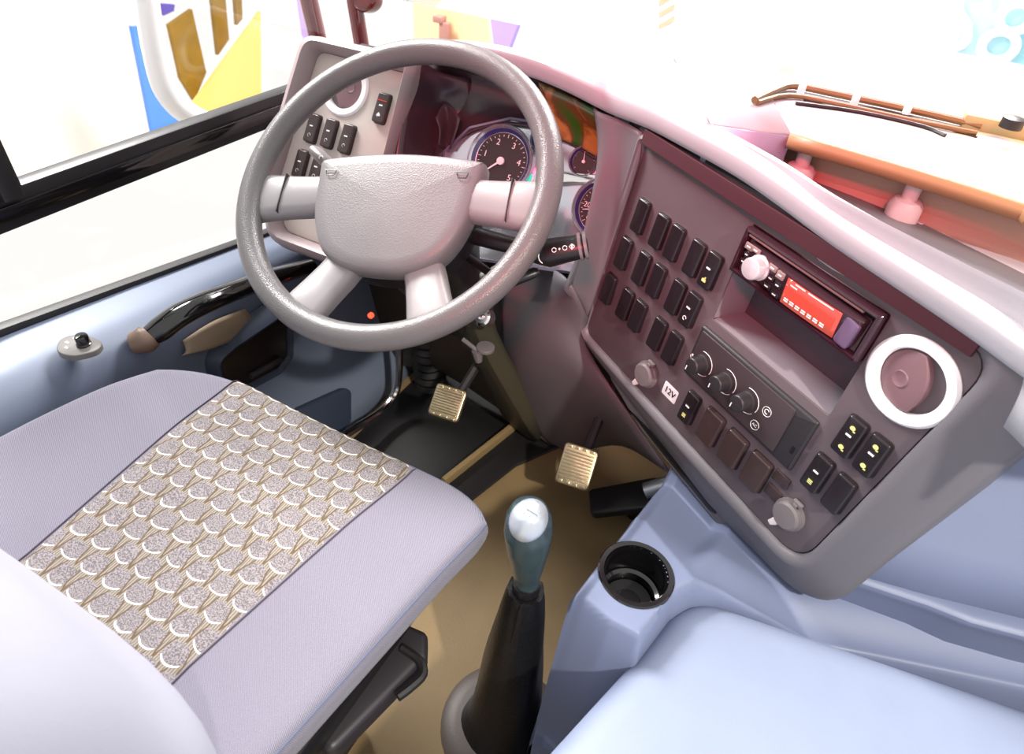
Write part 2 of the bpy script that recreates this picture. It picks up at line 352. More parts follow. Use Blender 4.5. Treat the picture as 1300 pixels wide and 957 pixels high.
# bezel round the switch panel
inner = rpoly([mm(0, 0), mm(-3, 332), mm(22, 333), mm(472, 338), mm(484, 304), mm(519, 12), mm(497, -9)], [.006, .02, .02, .03, .05, .03, .02], 6)
inner = rpoly([mm(0, -2), mm(-3, 331), mm(330, 339), mm(482, 343), mm(520, -12)], [.008, .02, .05, .045, .035], 8)
outerp = rpoly([mm(-45, -30), mm(-48, 362), mm(330, 410), mm(530, 400), mm(590, -52)], [.012, .05, .08, .085, .05], 8)
rows = []
n_ = len(inner)
def rg(P, z): return [V((p.x, p.y, z)) for p in P]
mid = [lerp(a, b, .18) for a, b in zip(inner, outerp)]; mid2 = [lerp(a, b, .6) for a, b in zip(inner, outerp)]
G(PANEL).loft(catm := [rg(inner, -.02), rg(inner, .002), rg(offs(inner, .003), .006), rg(mid, .009), rg([lerp(a, b, .26) for a, b in zip(inner, outerp)], .007), rg(mid2, -.003), rg([lerp(a, b, .9) for a, b in zip(inner, outerp)], -.012), rg(outerp, -.022), rg(offs(outerp, -.004), -.034), rg(offs(outerp, -.010), -.16)], cu=True).out('bezel', dash, D, smooth=50)
# hood interior behind the wheel
A_top = [lp(516, 66, .004), lp(600, 74, .005), lp(666, 90, .005), lp(712, 108, .005), lp(760, 132, .005)]
B_top = [p+V((0, .06, -.055)) for p in A_top]
C_top = [lp(545, 215, -.05), lp(590, 172, -.05), lp(640, 158, -.05), lp(700, 170, -.05), lp(772, 212, -.05)]
G().surf([A_top, [lerp(a, b, .5)+V((0, .02, .01)) for a, b in zip(A_top, B_top)], B_top, [lerp(a, b, .5)+V((0, .01, -.01)) for a, b in zip(B_top, C_top)], C_top], 4, 4).out('hood', hoodm, D, solid=-.003)
G().surf([[lp(527, 72, .012), lp(519, 110, .012), lp(509, 160, .012), lp(500, 215, .012), lp(492, 300, .01)], [lp(560, 92, -.03), lp(556, 120, -.05), lp(552, 160, -.06), lp(550, 215, -.06), lp(550, 300, -.06)], [lp(600, 100, -.075), lp(600, 130, -.085), lp(590, 170, -.085), lp(580, 230, -.08), lp(580, 300, -.08)]], 4, 5).out('hood_side', hoodm, D, solid=-.003)
# reflective crease modelled in the left of the hood
G().surf([[lp(552, 150, -.035), lp(558, 165, -.03), lp(556, 185, -.035)], [lp(566, 130, -.052), lp(570, 160, -.058), lp(566, 190, -.052)], [lp(585, 150, -.045), lp(580, 165, -.04), lp(572, 188, -.045)]], 5, 5).out('hood_moulding', hoodm, D, solid=-.002)
# display lens above the small gauges, surrounding reflections painted into its colour
G().surf([[lp(684, 104, -.005), lp(720, 120, -.005), lp(762, 142, -.005)], [lp(694, 150, -.035), lp(730, 165, -.035), lp(766, 186, -.035)], [lp(700, 172, -.045), lp(735, 186, -.045), lp(770, 206, -.045)]], 4, 4).out('display_lens', lens2('painted_reflection_lens'), D, solid=-.002)
# column between cluster and switch panel
Acv = [lp(757, 137, .004), lp(763, 175, .0), lp(762, 215, .0), lp(752, 270, .0), lp(738, 320, .0), lp(722, 362, .0)]
Bcv = [pp(816, 168, .004), pp(812, 200, .006), pp(801, 238, .006), pp(782, 296, .006), pp(764, 350, .006), pp(746, 404, .006)]
Mcv = [lerp(a, b, .22)+V((-.008, -.012, .004)) for a, b in zip(Acv, Bcv)]; M2 = [lerp(a, b, .62)+V((0, .004, 0)) for a, b in zip(Acv, Bcv)]
A0 = [p+V((.004, .07, -.03)) for p in Acv]
G().surf([A0, Acv, Mcv, M2, Bcv], 4, 4).out('cluster_pillar', dash, D, solid=-.004, smooth=60)
# knee panel below the pillar down to the footwell
K = [[yp(640, 335, .93), yp(690, 338, .925), lp(722, 358, .0), pp(747, 404, .004)],
     [yp(632, 400, .94), yp(672, 400, .90), yp(714, 400, .88), pp(741, 428, .0)],
     [yp(640, 470, .96), yp(676, 462, .91), yp(720, 452, .885), pp(757, 462, -.03)],
     [yp(668, 530, 1.0), yp(704, 520, .96), yp(748, 510, .93), pp(800, 528, -.06)],
     [yp(705, 580, 1.04), yp(738, 572, 1.02), yp(790, 565, 1.0), pp(850, 600, -.08)]]
G().surf(K, 4, 4).out('knee_panel', dash, D, solid=-.004, smooth=60)
# dark slot under the bezel
g = G(PANEL); g.prism(rpoly([mm(40, 365), mm(372, 396), mm(364, 436), mm(254, 428), mm(160, 420), mm(60, 392)], .010), -.12, -.024, .008); lb_ = g.out('lower_beam', dash, D)
g = G(PANEL); g.prism(rpoly([mm(100, 402), mm(180, 399), mm(338, 410), mm(344, 418), mm(330, 423), mm(200, 414)], .004), -.06, -.0225, .001); g.out('slot', black, lb_)
# lower dash left of column (dark)
U1 = [[V((-.90, .93, .50)), V((-.75, .93, .52)), V((-.58, .95, .54)), V((-.40, .95, .52))],
      [V((-.90, 1.0, .36)), V((-.75, 1.0, .38)), yp(560, 400, 1.0), yp(640, 450, .98)],
      [V((-.90, 1.08, .30)), yp(470, 440, 1.05), yp(560, 462, 1.0), yp(650, 520, .98)],
      [V((-.90, 1.15, .30)), yp(480, 452, 1.12), yp(565, 474, 1.06), yp(706, 570, 1.02)]]
G().surf(U1, 4, 4).out('lower_cover', mat('brown_black_plastic', s(52, 46, 36), .5, bump=.3, var=.1), D, solid=-.004)
# shelf behind: ledge under the glass, tray, its bar and posts
Lf = [zp(1003, 172, .83), zp(1100, 200, .83), zp(1200, 230, .83), zp(1300, 262, .83), zp(1420, 299, .83), V((.93, .79, .83))]
Lb = [V((p.x, 1.14, .83)) for p in (zp(925, 126, .83), zp(1040, 153, .83), zp(1170, 180, .83), zp(1300, 208, .83), zp(1420, 232, .83), V((.95, 1.1, .83)))]
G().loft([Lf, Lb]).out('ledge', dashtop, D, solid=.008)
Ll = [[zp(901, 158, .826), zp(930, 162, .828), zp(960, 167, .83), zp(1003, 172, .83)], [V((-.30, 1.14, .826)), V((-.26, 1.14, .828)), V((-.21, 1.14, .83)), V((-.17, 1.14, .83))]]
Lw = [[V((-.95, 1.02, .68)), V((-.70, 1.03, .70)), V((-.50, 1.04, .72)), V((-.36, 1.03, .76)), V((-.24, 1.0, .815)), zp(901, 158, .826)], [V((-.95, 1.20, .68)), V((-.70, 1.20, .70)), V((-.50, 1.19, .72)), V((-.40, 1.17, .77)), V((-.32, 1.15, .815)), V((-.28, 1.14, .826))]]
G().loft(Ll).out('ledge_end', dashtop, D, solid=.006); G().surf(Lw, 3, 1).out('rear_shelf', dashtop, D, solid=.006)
zf = .765
bot = [V((p.x, p.y+.035, zf+.012)) for p in Lf]
G().loft([[p+V((0, .03, -.008)) for p in Lf], bot, [p+V((0, -.006, -.008)) for p in bot], [p+V((0, -.012, -.016)) for p in bot]]).out('tray_wall', mat('tray_wall_mauve', s(190, 146, 130), .5, bump=.3), D, solid=-.004)  # wall colour carries a painted tint of the orange light
G().loft([[zp(901, 158, .826), zp(950, 166, .83), zp(1003, 173, .83)], [zp(901, 158, .826)+V((.0, -.005, -.05)), zp(950, 166, .83)+V((0, -.005, -.06)), zp(1003, 173, .83)+V((0, .02, -.065))]]).out('tray_end', mat('tray_end_lavender', s(170, 164, 190), .5), D, solid=-.003)
tp = [zp(870, 140, .8)]+[p+V((.0, .012, 0)) for p in tray[::-1]]
g = G(); g.prism([V((p.x, p.y)) for p in tp[1:]]+[V((.95, .84)), V((.95, 1.1)), V((-.2, 1.1))], zf-.007, zf-.001); g.out('tray_floor', mat('tray_floor_pale', s(206, 190, 196), .6, bump=.5, bscale=300), D)
mp = [zp(x, y, zf) for x, y in ((1010, 215), (1060, 236), (1165, 278), (1176, 284), (1168, 288), (1128, 288), (1050, 260))]
g = G(); g.prism([V((p.x, p.y)) for p in mp], zf, zf+.003, .001); g.out('tray_mat', mat('tray_mat_pink', s(214, 192, 200), .7, bump=.6, bscale=300), D)
g = G(); g.surf([[p+V((0, -.004, .004)) for p in Lf], [p+V((0, -.010, -.004)) for p in Lf], [p+V((0, -.004, -.013)) for p in Lf], [p+V((0, .012, -.014)) for p in Lf]], 2, 3); g.out('shelf_bar', amberm, D, solid=-.004)
for x, y in ((1023, 208), (1163, 252)):
    q = zp(x, y-16, .815)+V((0, .012, 0)); g = G(T(V((q.x, q.y, zf)))); g.lathe([(.019, 0), (.019, .022), (.015, .028), (.009, .030), (.009, .05)], 24); g.out('shelf_post', mat('post_mauve', s(206, 178, 180), .45), D)
# lower dash to the right of the bezel: panel, ledge, shelf face
RP = [[V((.10, .80, .745)), V((.30, .82, .75)), V((.95, .85, .75))], [V((.12, .76, .62)), V((.32, .80, .62)), V((.95, .85, .62))],
      [zp(1030, 706, .41)+V((-.01, .01, 0)), zp(1180, 755, .41), V((.95, .86, .41))], ]
G().surf(RP, 4, 4).out('side_panel', blue, D, solid=-.004)
e0 = [zp(1030, 712, .405), zp(1180, 762, .405), zp(1320, 806, .405), V((.95, .85, .405))]
G().surf([[p+V((0, .02, .004)) for p in e0], [p+V((0, .0, .002)) for p in e0], [p+V((0, -.006, -.006)) for p in e0], [p+V((0, 0.004, -.03)) for p in e0], [p+V((0, .02, -.10)) for p in e0]], 3, 3).out('side_ledge', blue, D, solid=-.004)

# ------------------------------------------------------------------ centre console with cup holder, engine cover
CC = thing('centre_console', 'blue-grey moulded console carrying the cup holder beside the gear lever', 'console', (-.05, .6, 0))
cup = zp(808, 727, .422)
zt = .42
def ztop(x, y): return zt-.100*max(0, min(1, (.14-(V((x, y, .4))-PP0).dot(PN))/.14))
exy = []
for k in range(13):
    px, py = lerp(848, 712, k/12), lerp(604, 775, k/12); z_ = .40
    for _ in range(12): q = zp(px, py, z_); z_ = ztop(q.x, q.y)
    exy.append((q.y, q.x))
exy += [(.400, exy[-1][1]+.004), (.38, exy[-1][1]+.006)]; exy.sort()
def xl(y): return interp(y, [e[0] for e in exy], [e[1] for e in exy])
bx = [-.13, -.107, -.054, -.014, .002, .020, .047, .08, .132, .25, .50, .95]; by = [.447, .442, .429, .429, .505, .533, .549, .560, .580, .62, .70, .72]
def bdist(x, y):
    d = 9
    for k in range(len(bx)-1):
        a = V((bx[k], by[k])); b = V((bx[k+1], by[k+1])); p_ = V((x, y)); u_ = max(0, min(1, (p_-a).dot(b-a)/(b-a).length_squared)); d = min(d, (p_-a-(b-a)*u_).length)
    return d if y > interp(x, bx, by) else -d
NX, NY = 160, 190; g = G(); grid = []
for j in range(NY+1):
    y = .40+.45*j/NY; row = []
    for i in range(NX+1):
        x0 = xl(y); x = x0+(.92-x0)*(i/NX)**1.6
        k = sst((bdist(x, y)+.026)/.034); dp = (V((x, y, .4))-PP0).dot(PN)
        ridge = sst((x-.002+.12*(.66-y))/.030)*sst((bdist(x, y)-.01)/.06)*.022
        z = lerp(.12, ztop(x, y)+ridge, k) - .010*(1-sst((x-x0)/.016))
        row.append(V((x, y, z)))
    grid.append(row)
vs_ = [[g._v(p) for p in r_] for r_ in grid]
for j in range(NY):
    for i in range(NX):
        c_ = (grid[j][i]+grid[j+1][i+1])/2
        if (V((c_.x, c_.y))-V((cup.x, cup.y))).length < .0385: continue
        g.b.faces.new((vs_[j][i], vs_[j][i+1], vs_[j+1][i+1], vs_[j+1][i]))
g.loft([[r_[0] for r_ in grid], [r_[0]+V((-.004, 0, -.012)) for r_ in grid], [V((r_[0].x-.006, r_[0].y, 0)) for r_ in grid]])
g.loft([grid[0], [V((p.x, p.y, 0)) for p in grid[0]]])
g.out('console_body', blue, CC, smooth=70)
ch = thing('cup_holder', 'round black cup holder sunk in the blue console', 'cup holder', (cup.x, cup.y, zt-.06))
g = G(T(V((cup.x, cup.y, zt)))); g.lathe([(.0, -.0585), (.030, -.058), (.0315, -.052), (.0315, -.045), (.036, -.043), (.037, -.002), (.0385, .002), (.044, .0025), (.0455, .001), (.0455, -.003), (.041, -.004), (.040, -.06), (.0, -.062)][::-1], 48); g.out('cup', gloss, ch)
g = G(T(V((cup.x, cup.y, zt-.058)))); g.lathe([(.030, 0), (.029, .002), (.016, .0005), (.015, .002), (.005, .002)], 40); g.out('cup_base', black, ch)
EC = thing('engine_cover', 'pale grey-blue smooth engine cover in front of the console', 'cover', (.2, .3, 0))
ec = [(.010, .552), (-.022, .425), (-.06, .30), (-.09, .10), (.90, .10), (.90, .69), (.325, .603)]
g = G(); g.prism(rpoly(ec, [.075, .1, .1, .06, .06, .06, .3], 8), .0, .385, .040, seg=6); g.out('cover_shell', cover, EC, smooth=60)

# ------------------------------------------------------------------ switch panel
SP = thing('switch_panel', 'mauve-grey switch panel with rows of black rockers, right of the steering wheel', 'switch panel', mtx=PANEL)
outl = [V(p) for p in offs([V(p[:2]) for p in inner], -.0015)]
pocket = rpoly([mm(219, 10), mm(219, 151), mm(416, 151), mm(416, 10)], .003, 3)
ventc = (468, 57)
hole = circ(.046, ventc[0]/1000, -ventc[1]/1000, 48)
me = curve_mesh([outl, pocket, hole], .006, .0008); g = G(PANEL); g.add_mesh(me, T(V((0, 0, -.003)))); g.out('fascia', fascia, SP, smooth=30, remdup=True)
# storage pocket under the radio
g = G(PANEL); pk = [V(p) for p in offs([V(p[:2]) for p in pocket], -.0003)]
g.loft([rg(pk, -.001), rg(offs(pk, -.006), -.055), rg(offs(pk, -.014), -.0551)], cu=True); g.out('storage_pocket', mat('pocket_grey', s(128, 120, 128), .5, bump=.3), SP, smooth=40)
def rocker(w_=24, h_=50, m_=switchm, par=SP, name='rocker_switch', fr=PANEL, a=0, b=0, proud=8):
    g = G(); hw, hh = w_/2000, h_/2000
    g.prism(rrect(w_/1000, h_/1000, .005, seg=4), -.004, proud/1000, .0028, seg=4)
    for v in g.b.verts:
        if v.co.z > 0: v.co.z += .0018*abs(v.co.y/hh)**2-.0016*(v.co.y/hh > .5)
    o = g.out(name, m_, None); o.parent = par; o.matrix_parent_inverse = M.Identity(4); o.matrix_local = T(V(mm(a, b))); return o
sw0 = rocker(a=38, b=93)
g = G(); g.prism(rrect(.027, .053, .006, seg=3), -.003, .0012, .0008); hs = g.out('switch_surround', gap, None); hs.parent = sw0
def icon(par, kind):
    g = G()
    def b_(x, y, w_, h_): g.box((x, y, .0098), (w_, h_, .0006))
    o = None
    if kind == 'bar': b_(0, .004, .0068, .0022)
    elif kind == 'lamp':
        g.prism(rpoly([(-.0035, -.016), (.0035, -.016), (.0035, -.0125), (.001, -.0105), (-.0035, -.012)], .0006, 2), .0092, .0101); b_(.0015, -.0095, .002, .0015)
    elif kind == 'swirl': g.tube([V((.003*cos(t), -.0125+.003*sin(t), .0097)) for t in [k*.6 for k in range(9)]], .0005, 5)
    elif kind == 'mirror_low':
        g.prism(circ(.0032, 0, -.0135, 10, .0026), .0095, .0104); b_(.003, -.0165, .003, .0015)
    elif kind == 'mirror':
        g.prism(circ(.0032, 0, .0145, 10, .0026), .0095, .0104); b_(.003, .0115, .003, .0015)
    elif kind == 'demist':
        for k in range(3): b_(0, -.010-.0022*k, .0062, .0009)
    elif kind == 'tri': g.prism([V((-.004, -.014)), V((.004, -.014)), V((0, -.0075))], .0092, .0101)
    o = g.out('pictogram', printw if kind in ('bar', 'swirl', 'tri') else printy, None, smooth=0); o.parent = par; return o
sws = []
for a in (82, 115, 157, 189): sws.append(dupc(sw0, SP, T(V(mm(a, 94)))))
for a in (28, 73, 108, 151, 183): sws.append(dupc(sw0, SP, T(V(mm(a, 160)))))
for a in (20, 65, 97, 144, 179): sws.append(dupc(sw0, SP, T(V(mm(a, 229)))))
for o in (sws[3],): icon(o, 'bar'); icon(o, 'lamp')
icon(sws[8], 'bar'); icon(sws[8], 'swirl')
for k, (a, b) in enumerate(((449, 152), (479, 152), (441, 219), (473, 220))):
    o = dupc(sw0, SP, T(V(mm(a, b))))
    if k < 2: icon(o, 'bar'); icon(o, 'mirror'); icon(o, 'mirror_low')
    elif k == 2: icon(o, 'bar'); icon(o, 'demist')
big = rocker(32, 50, brownsw, a=289, b=284, proud=9)
g = G(); g.prism(rrect(.036, .054, .006, seg=3), -.003, .0012, .0008); hs = g.out('switch_surround', gap, None); hs.parent = big
for a in (333, 376): dupc(big, SP, T(V(mm(a, 284))))
o = dupc(sw0, SP, T(V(mm(246, 286)))); icon(o, 'bar'); icon(o, 'demist')
for a, b in ((408, 265), (408, 290)):
    g = G(PANEL); g.box(mm(a, b, 1), (.024, .017, .006), .0015); g.out('blanking_plug', brownsw, SP)
for a, b in ((152, 300), (439, 296)):
    m_ = PANEL @ T(V(mm(a, b)))
    g = G(m_); g.lathe([(.0215, 0), (.0215, .004), (.019, .005), (.019, .010), (.016, .0125), (.0, .0132)], 32); cp = g.out('socket_cap', capm, SP)
    g = G(m_); g.box((.003, .024, .005), (.014, .006, .006), .0015); g.box((.002, .019, .008), (.006, .009, .004), .001); g.out('cap_hinge', capm, cp)
    g = G(m_); g.prism(rpoly([(-.012, -.016), (-.002, -.020), (-.010, -.029), (-.016, -.026)], .002, 3), .005, .011, .0015); g.out('cap_tab', mat('pale_tab', s(216, 206, 204), .3), cp)
g = G(PANEL); g.box(mm(317, 81, -55), (.192, .136, .004)); g.out('pocket_back', mat('pocket_shadow_plastic', s(70, 52, 62), .5), SP)  # back plate coloured dark to paint in the pocket's shade
# 12V label
g = G(PANEL); g.prism(rrect(.030, .023, .003, .203, -.294), 0, .001, .0003); lb = g.out('voltage_label', white, SP)
g = G(PANEL); g.add_mesh(text_mesh('12V', .0145), T(V(mm(203, 294, 1.4)))); g.out('lettering', black, lb, smooth=0)

# air vents
def vent(frame, label, r_o=.0485, r_i=.0345, ang=0):
    t = thing('air_vent', label, 'air vent', mtx=frame)
    g = G(frame); g.lathe([(r_i, -.012), (r_i, .002), (r_i+.002, .005), (r_o-.003, .005), (r_o, .002), (r_o, -.002), (r_o-.002, -.012)], 56, caps=False); g.out('trim_ring', white, t)
    g = G(frame); g.lathe([(r_i+.001, -.004), (r_i+.0005, -.03), (0, -.031)], 40); g.out('barrel', fascia, t)
    m_ = frame @ M.Rotation(R(ang), 4, 'Z')
    lowp = [V((x, y)) for x, y in [(r_i*.97*cos(t_), r_i*.97*sin(t_)) for t_ in [k*2*pi/40 for k in range(40)]]]
    g = G(m_ @ T(V((0, 0, -.010)))); g.prism(lowp, -.010, .003, .003, seg=3); fl = g.out('rotor', brownv, t)
    # round shutter covering two thirds, edge bowed
    pts = [V((r_i*.95*cos(a_), r_i*.95*sin(a_))) for a_ in [R(76)+k*R(208)/30 for k in range(31)]]
    e = pts[-1]; b0 = pts[0]
    arc = [V((lerp(e.x, b0.x, k/10)+.010*sin(pi*k/10), lerp(e.y, b0.y, k/10))) for k in range(1, 10)]
    ms_ = m_ @ T(V((0, 0, -.003))) @ M.Rotation(R(-9), 4, 'Y')
    g = G(ms_); g.prism(pts+arc, -.006, .006, .0015, seg=3); sh = g.out('shutter', brownv, t)
    g = G(ms_ @ T(V((-.010, -.002, .0058)))); g.lathe([(.0095, 0), (.0085, .0014), (.0065, .0006), (.003, .0002), (0, .0001)], 24); g.out('finger_dimple', brownv, sh)
    return t
brownv = mat('vent_brown', s(122, 92, 98), .4, bump=.2)
vent(PANEL @ T(V(mm(*ventc))), 'round air vent with white ring at the right end of the switch panel', ang=12)

# car radio
RD = thing('car_radio', 'black and red car radio with silver volume knob in the switch panel', 'radio', mtx=PANEL @ T(V(mm(317, 42))))
RF = PANEL @ T(V(mm(317, 42)))
RG = RF @ T(V((0, -.002, .003)))
ro = rrect(.196, .062, .003, seg=3); ri = rrect(.178, .050, .004, seg=3)
g = G(RF); g.loft([rg(offs(ro, -.0), -.02), rg(ro, .010), rg(offs(ro, -.002), .013), rg(offs(ro, -.005), .0135), rg(offs(ro, -.008), .008), rg(offs(ro, -.010), -.03)], cu=True, caps=False); g.out('surround', mat('maroon_gloss', s(52, 26, 36), .2, coat=.5), RD, smooth=30)
me_rows = []
g = G(RF)
def face_z(x, y): return .010+.0075*(1-(x/.09)**2)+(.004*(y/.024))
NXf, NYf = 24, 8
rows = [[V((-.088+.176*i/NXf, -.026+.044*j/NYf, face_z(-.088+.176*i/NXf, -.026+.044*j/NYf)*(1 if 0 < i < NXf and 0 < j < NYf else .4))) for i in range(NXf+1)] for j in range(NYf+1)]
g.loft(rows)
g.prism(rrect(.176, .044, .002, 0, -.004), -.01, .006)
g.out('faceplate', mat('radio_body', s(58, 38, 46), .25, coat=.4), RD, solid=.0006)
g = G(RF); g.box((0, -.0, -.002), (.186, .054, .006)); g.out('chassis', black, RD)
g = G(RF); g.box((-.006, .0225, .010), (.168, .003, .004), .001); g.out('trim_strip', mat('mauve_strip', s(120, 88, 90), .3), RD)
dz = lambda x, y: face_z(x, y)+.0015
g = G(RF); g.loft([[V((x, y, dz(x, y))) for x in [-.012+.074*i/10 for i in range(11)]] for y in (-.022, -.012, 0, .011)]); ds = g.out('display', lcd, RD, solid=.0006)
g = G(RF)
for x0, x1, y in ((.0, .014, .0085), (.018, .052, .0085), (-.006, .004, .004)): g.loft([[V((lerp(x0, x1, i/6), y+e, dz(lerp(x0, x1, i/6), y)+.0008)) for i in range(7)] for e in (0, .0014)])
for i in range(7):
    for q in range(2): x0 = -.008+i*.0085; y = -.0175+q*.0028; g.loft([[V((x0+e, y, dz(x0, y)+.0008)), V((x0+.006+e, y, dz(x0, y)+.0008))] for e in (0,)]+[[V((x0, y+.0015, dz(x0, y)+.0008)), V((x0+.006, y+.0015, dz(x0, y)+.0008))]])
g.out('display_text', printw, ds, smooth=0)
g = G(RF @ T(V((-.055, -.002, .0155)))); g.lathe([(.0155, 0), (.0155, .003), (.0135, .004), (.0135, .016), (.0125, .0175), (.0105, .018), (0, .0182)], 40); g.out('volume_knob', mat('bright_knob', s(230, 222, 228), .18, metal=.5), RD)
for x, y, w_, h_, m_ in ((-.080, .012, .012, .008, 1), (-.068, .014, .012, .006, 1), (-.080, .001, .008, .005, 0), (-.082, -.010, .010, .006, 0), (-.070, -.019, .010, .006, 0), (-.036, .009, .012, .007, 1), (-.023, .007, .011, .009, 1), (-.034, -.004, .010, .006, 0), (-.022, -.006, .010, .008, 0), (-.036, -.016, .012, .007, 0), (-.022, -.019, .012, .006, 0)):
    g = G(RF); g.box((x, y, dz(x, y)), (w_, h_, .003), .0008); b_ = g.out('radio_button', mat('pale_button', s(140, 118, 116), .3) if m_ else switchm, RD)
    g = G(RF); g.box((x, y, dz(x, y)+.0017), (w_*.45, .0014, .0005)); g.out('button_mark', printw, b_, smooth=0)
g = G(RF); g.tube([V((.078+.0025*cos(k*pi/6), -.015+.0025*sin(k*pi/6), dz(.078, -.015)+.001)) for k in range(12)], .0005, 5, closed=True); g.box((.072, -.021, dz(.07, -.02)+.001), (.007, .002, .0006)); g.box((.075, -.008, dz(.07, -.01)+.001), (.008, .003, .0006)); g.out('source_mark', printw, RD)
g = G(RF); g.prism(rpoly([(.064, -.022), (.082, -.024), (.084, .008), (.066, .012)], .004, 3), .008, .0155, .002); g.out('release_grip', mat('violet_gloss', s(96, 74, 104), .15, coat=.6), RD)

# climate unit
CL = thing('climate_control_unit', 'black heater control unit with three round knobs below the storage pocket', 'control unit', mtx=PANEL @ T(V(mm(312, 205))))
CF_ = PANEL @ T(V(mm(312, 205)))
g = G(CF_); g.prism(rrect(.201, .081, .004, seg=3), -.004, .006, .004, seg=3); g.out('body', dark, CL)
g = G(CF_); g.prism(rrect(.166, .070, .003, -.012, 0, seg=3), .005, .0075, .001); g.out('face', mat('heater_face', s(62, 52, 56), .4, bump=.2), CL)
g = G(CF_); g.box((.091, -.012, .0062), (.004, .010, .001)); g.out('slot', black, CL)
def arcp(cx, cy, r_, a0, a1, z, n=18): return [V((cx+r_*cos(R(lerp(a0, a1, k/n))), cy+r_*sin(R(lerp(a0, a1, k/n))), z)) for k in range(n+1)]
for k, (x, y) in enumerate(((-.074, -.006), (-.030, -.002), (.010, -.001))):
    g = G(CF_ @ T(V((x, y, .0075)))); g.lathe([(.0135, 0), (.0135, .003), (.0118, .004), (.0112, .020), (.010, .0215), (0, .022)], 32); kn = g.out('knob', dark, CL)
    g = G(CF_ @ T(V((x, y, .0075)))); g.box((-.006, -.006, .0222), (.0012, .006, .0006), m=M.Rotation(R(-45), 4, 'Z') if 0 else None); g.out('pointer', printw, kn, smooth=0)
    g = G(CF_ @ T(V((x, y, .0078)))); g.tube(arcp(0, 0, .0175, -20, 110, 0), .0005, 5); g.tube(arcp(0, 0, .0175, 200, 320, 0), .0004, 5); g.out('scale_mark', printw, CL)
for x, y, t_ in ((.040, .006, None), (.034, -.022, 'AC')):
    g = G(CF_ @ T(V((x, y, .0078)))); g.tube(arcp(0, 0, .0065, 0, 345, 0), .0004, 5)
    if t_: g.add_mesh(text_mesh(t_, .006, .0001), T(V((0, 0, .0003))))
    else: g.tube(arcp(0, 0, .0032, 30, 300, 0), .0005, 5)
    g.out('symbol', printw, CL)
g = G(CF_ @ T(V((-.094, -.012, .0078)))); g.tube([V((-.003, .004, 0)), V((.0, 0, 0)), V((.004, -.001, 0))], .0005, 5); g.tube([V((-.004, -.004, 0)), V((.0, -.006, 0)), V((.004, -.005, 0))], .0005, 5); g.box((0, .006, 0), (.003, .003, .0005)); g.out('symbol', printw, CL)

# ------------------------------------------------------------------ left switch panel
LPN = thing('driver_switch_panel', 'pale beige-grey switch panel with vent, behind the left of the steering wheel', 'switch panel', mtx=LEFTP)
lo = rpoly([mm(-84, -72), mm(110, -72), mm(116, 60), mm(119, 250), mm(-60, 250), mm(-98, 160)], [.02, .006, .02, .02, .03, .03], 5)
lpale = mat('pale_fascia', s(190, 176, 170), .45, bump=.25, var=.03)
vl = (-8, -22)
me = curve_mesh([lo, circ(.042, vl[0]/1000, -vl[1]/1000, 40)], .006, .0008); g = G(LEFTP); g.add_mesh(me, T(V((0, 0, -.003)))); g.out('fascia', lpale, LPN, remdup=True)
lo2 = rpoly([mm(-112, -94), mm(128, -100), mm(132, 60), mm(130, 275), mm(-75, 280), mm(-125, 160)], [.035, .01, .02, .04, .06, .04], 5)
lm = [lerp(a, b, .45) for a, b in zip(lo, lo2)]
g = G(LEFTP); g.loft([rg(lo, -.006), rg([lerp(a, b, .12) for a, b in zip(lo, lo2)], .022), rg(lm, .030), rg([lerp(a, b, .8) for a, b in zip(lo, lo2)], .026), rg(lo2, .010), rg(lo2, -.09)], cu=True); g.out('frame', mat('frame_mauve', s(150, 132, 134), .45, bump=.2), LPN, smooth=50)
v2 = vent(LEFTP @ T(V(mm(*vl))), 'round air vent with white ring behind the top left of the steering wheel', ang=190)
l0 = rocker(24, 50, brownsw, par=LPN, fr=LEFTP, a=-52, b=60, proud=9)
g = G(); g.prism(rrect(.027, .053, .006, seg=3), -.003, .0012, .0008); hs = g.out('switch_surround', gap, None); hs.parent = l0
icon(l0, 'bar'); icon(l0, 'swirl')
for a, b in ((-14, 60), (25, 60), (-58, 126), (-20, 126), (78, -6)):
    if (a, b) == (78, -6):
        g = G(); o = dupc(l0, LPN, T(V(mm(a, b))))
        g.box((0, .012, .0102), (.020, .0015, .0008)); q = g.out('red_mark', mat('red_print', s(210, 40, 20), .4), None, smooth=0); q.parent = o; icon(o, 'tri')
    else: dupc(l0, LPN, T(V(mm(a, b))))

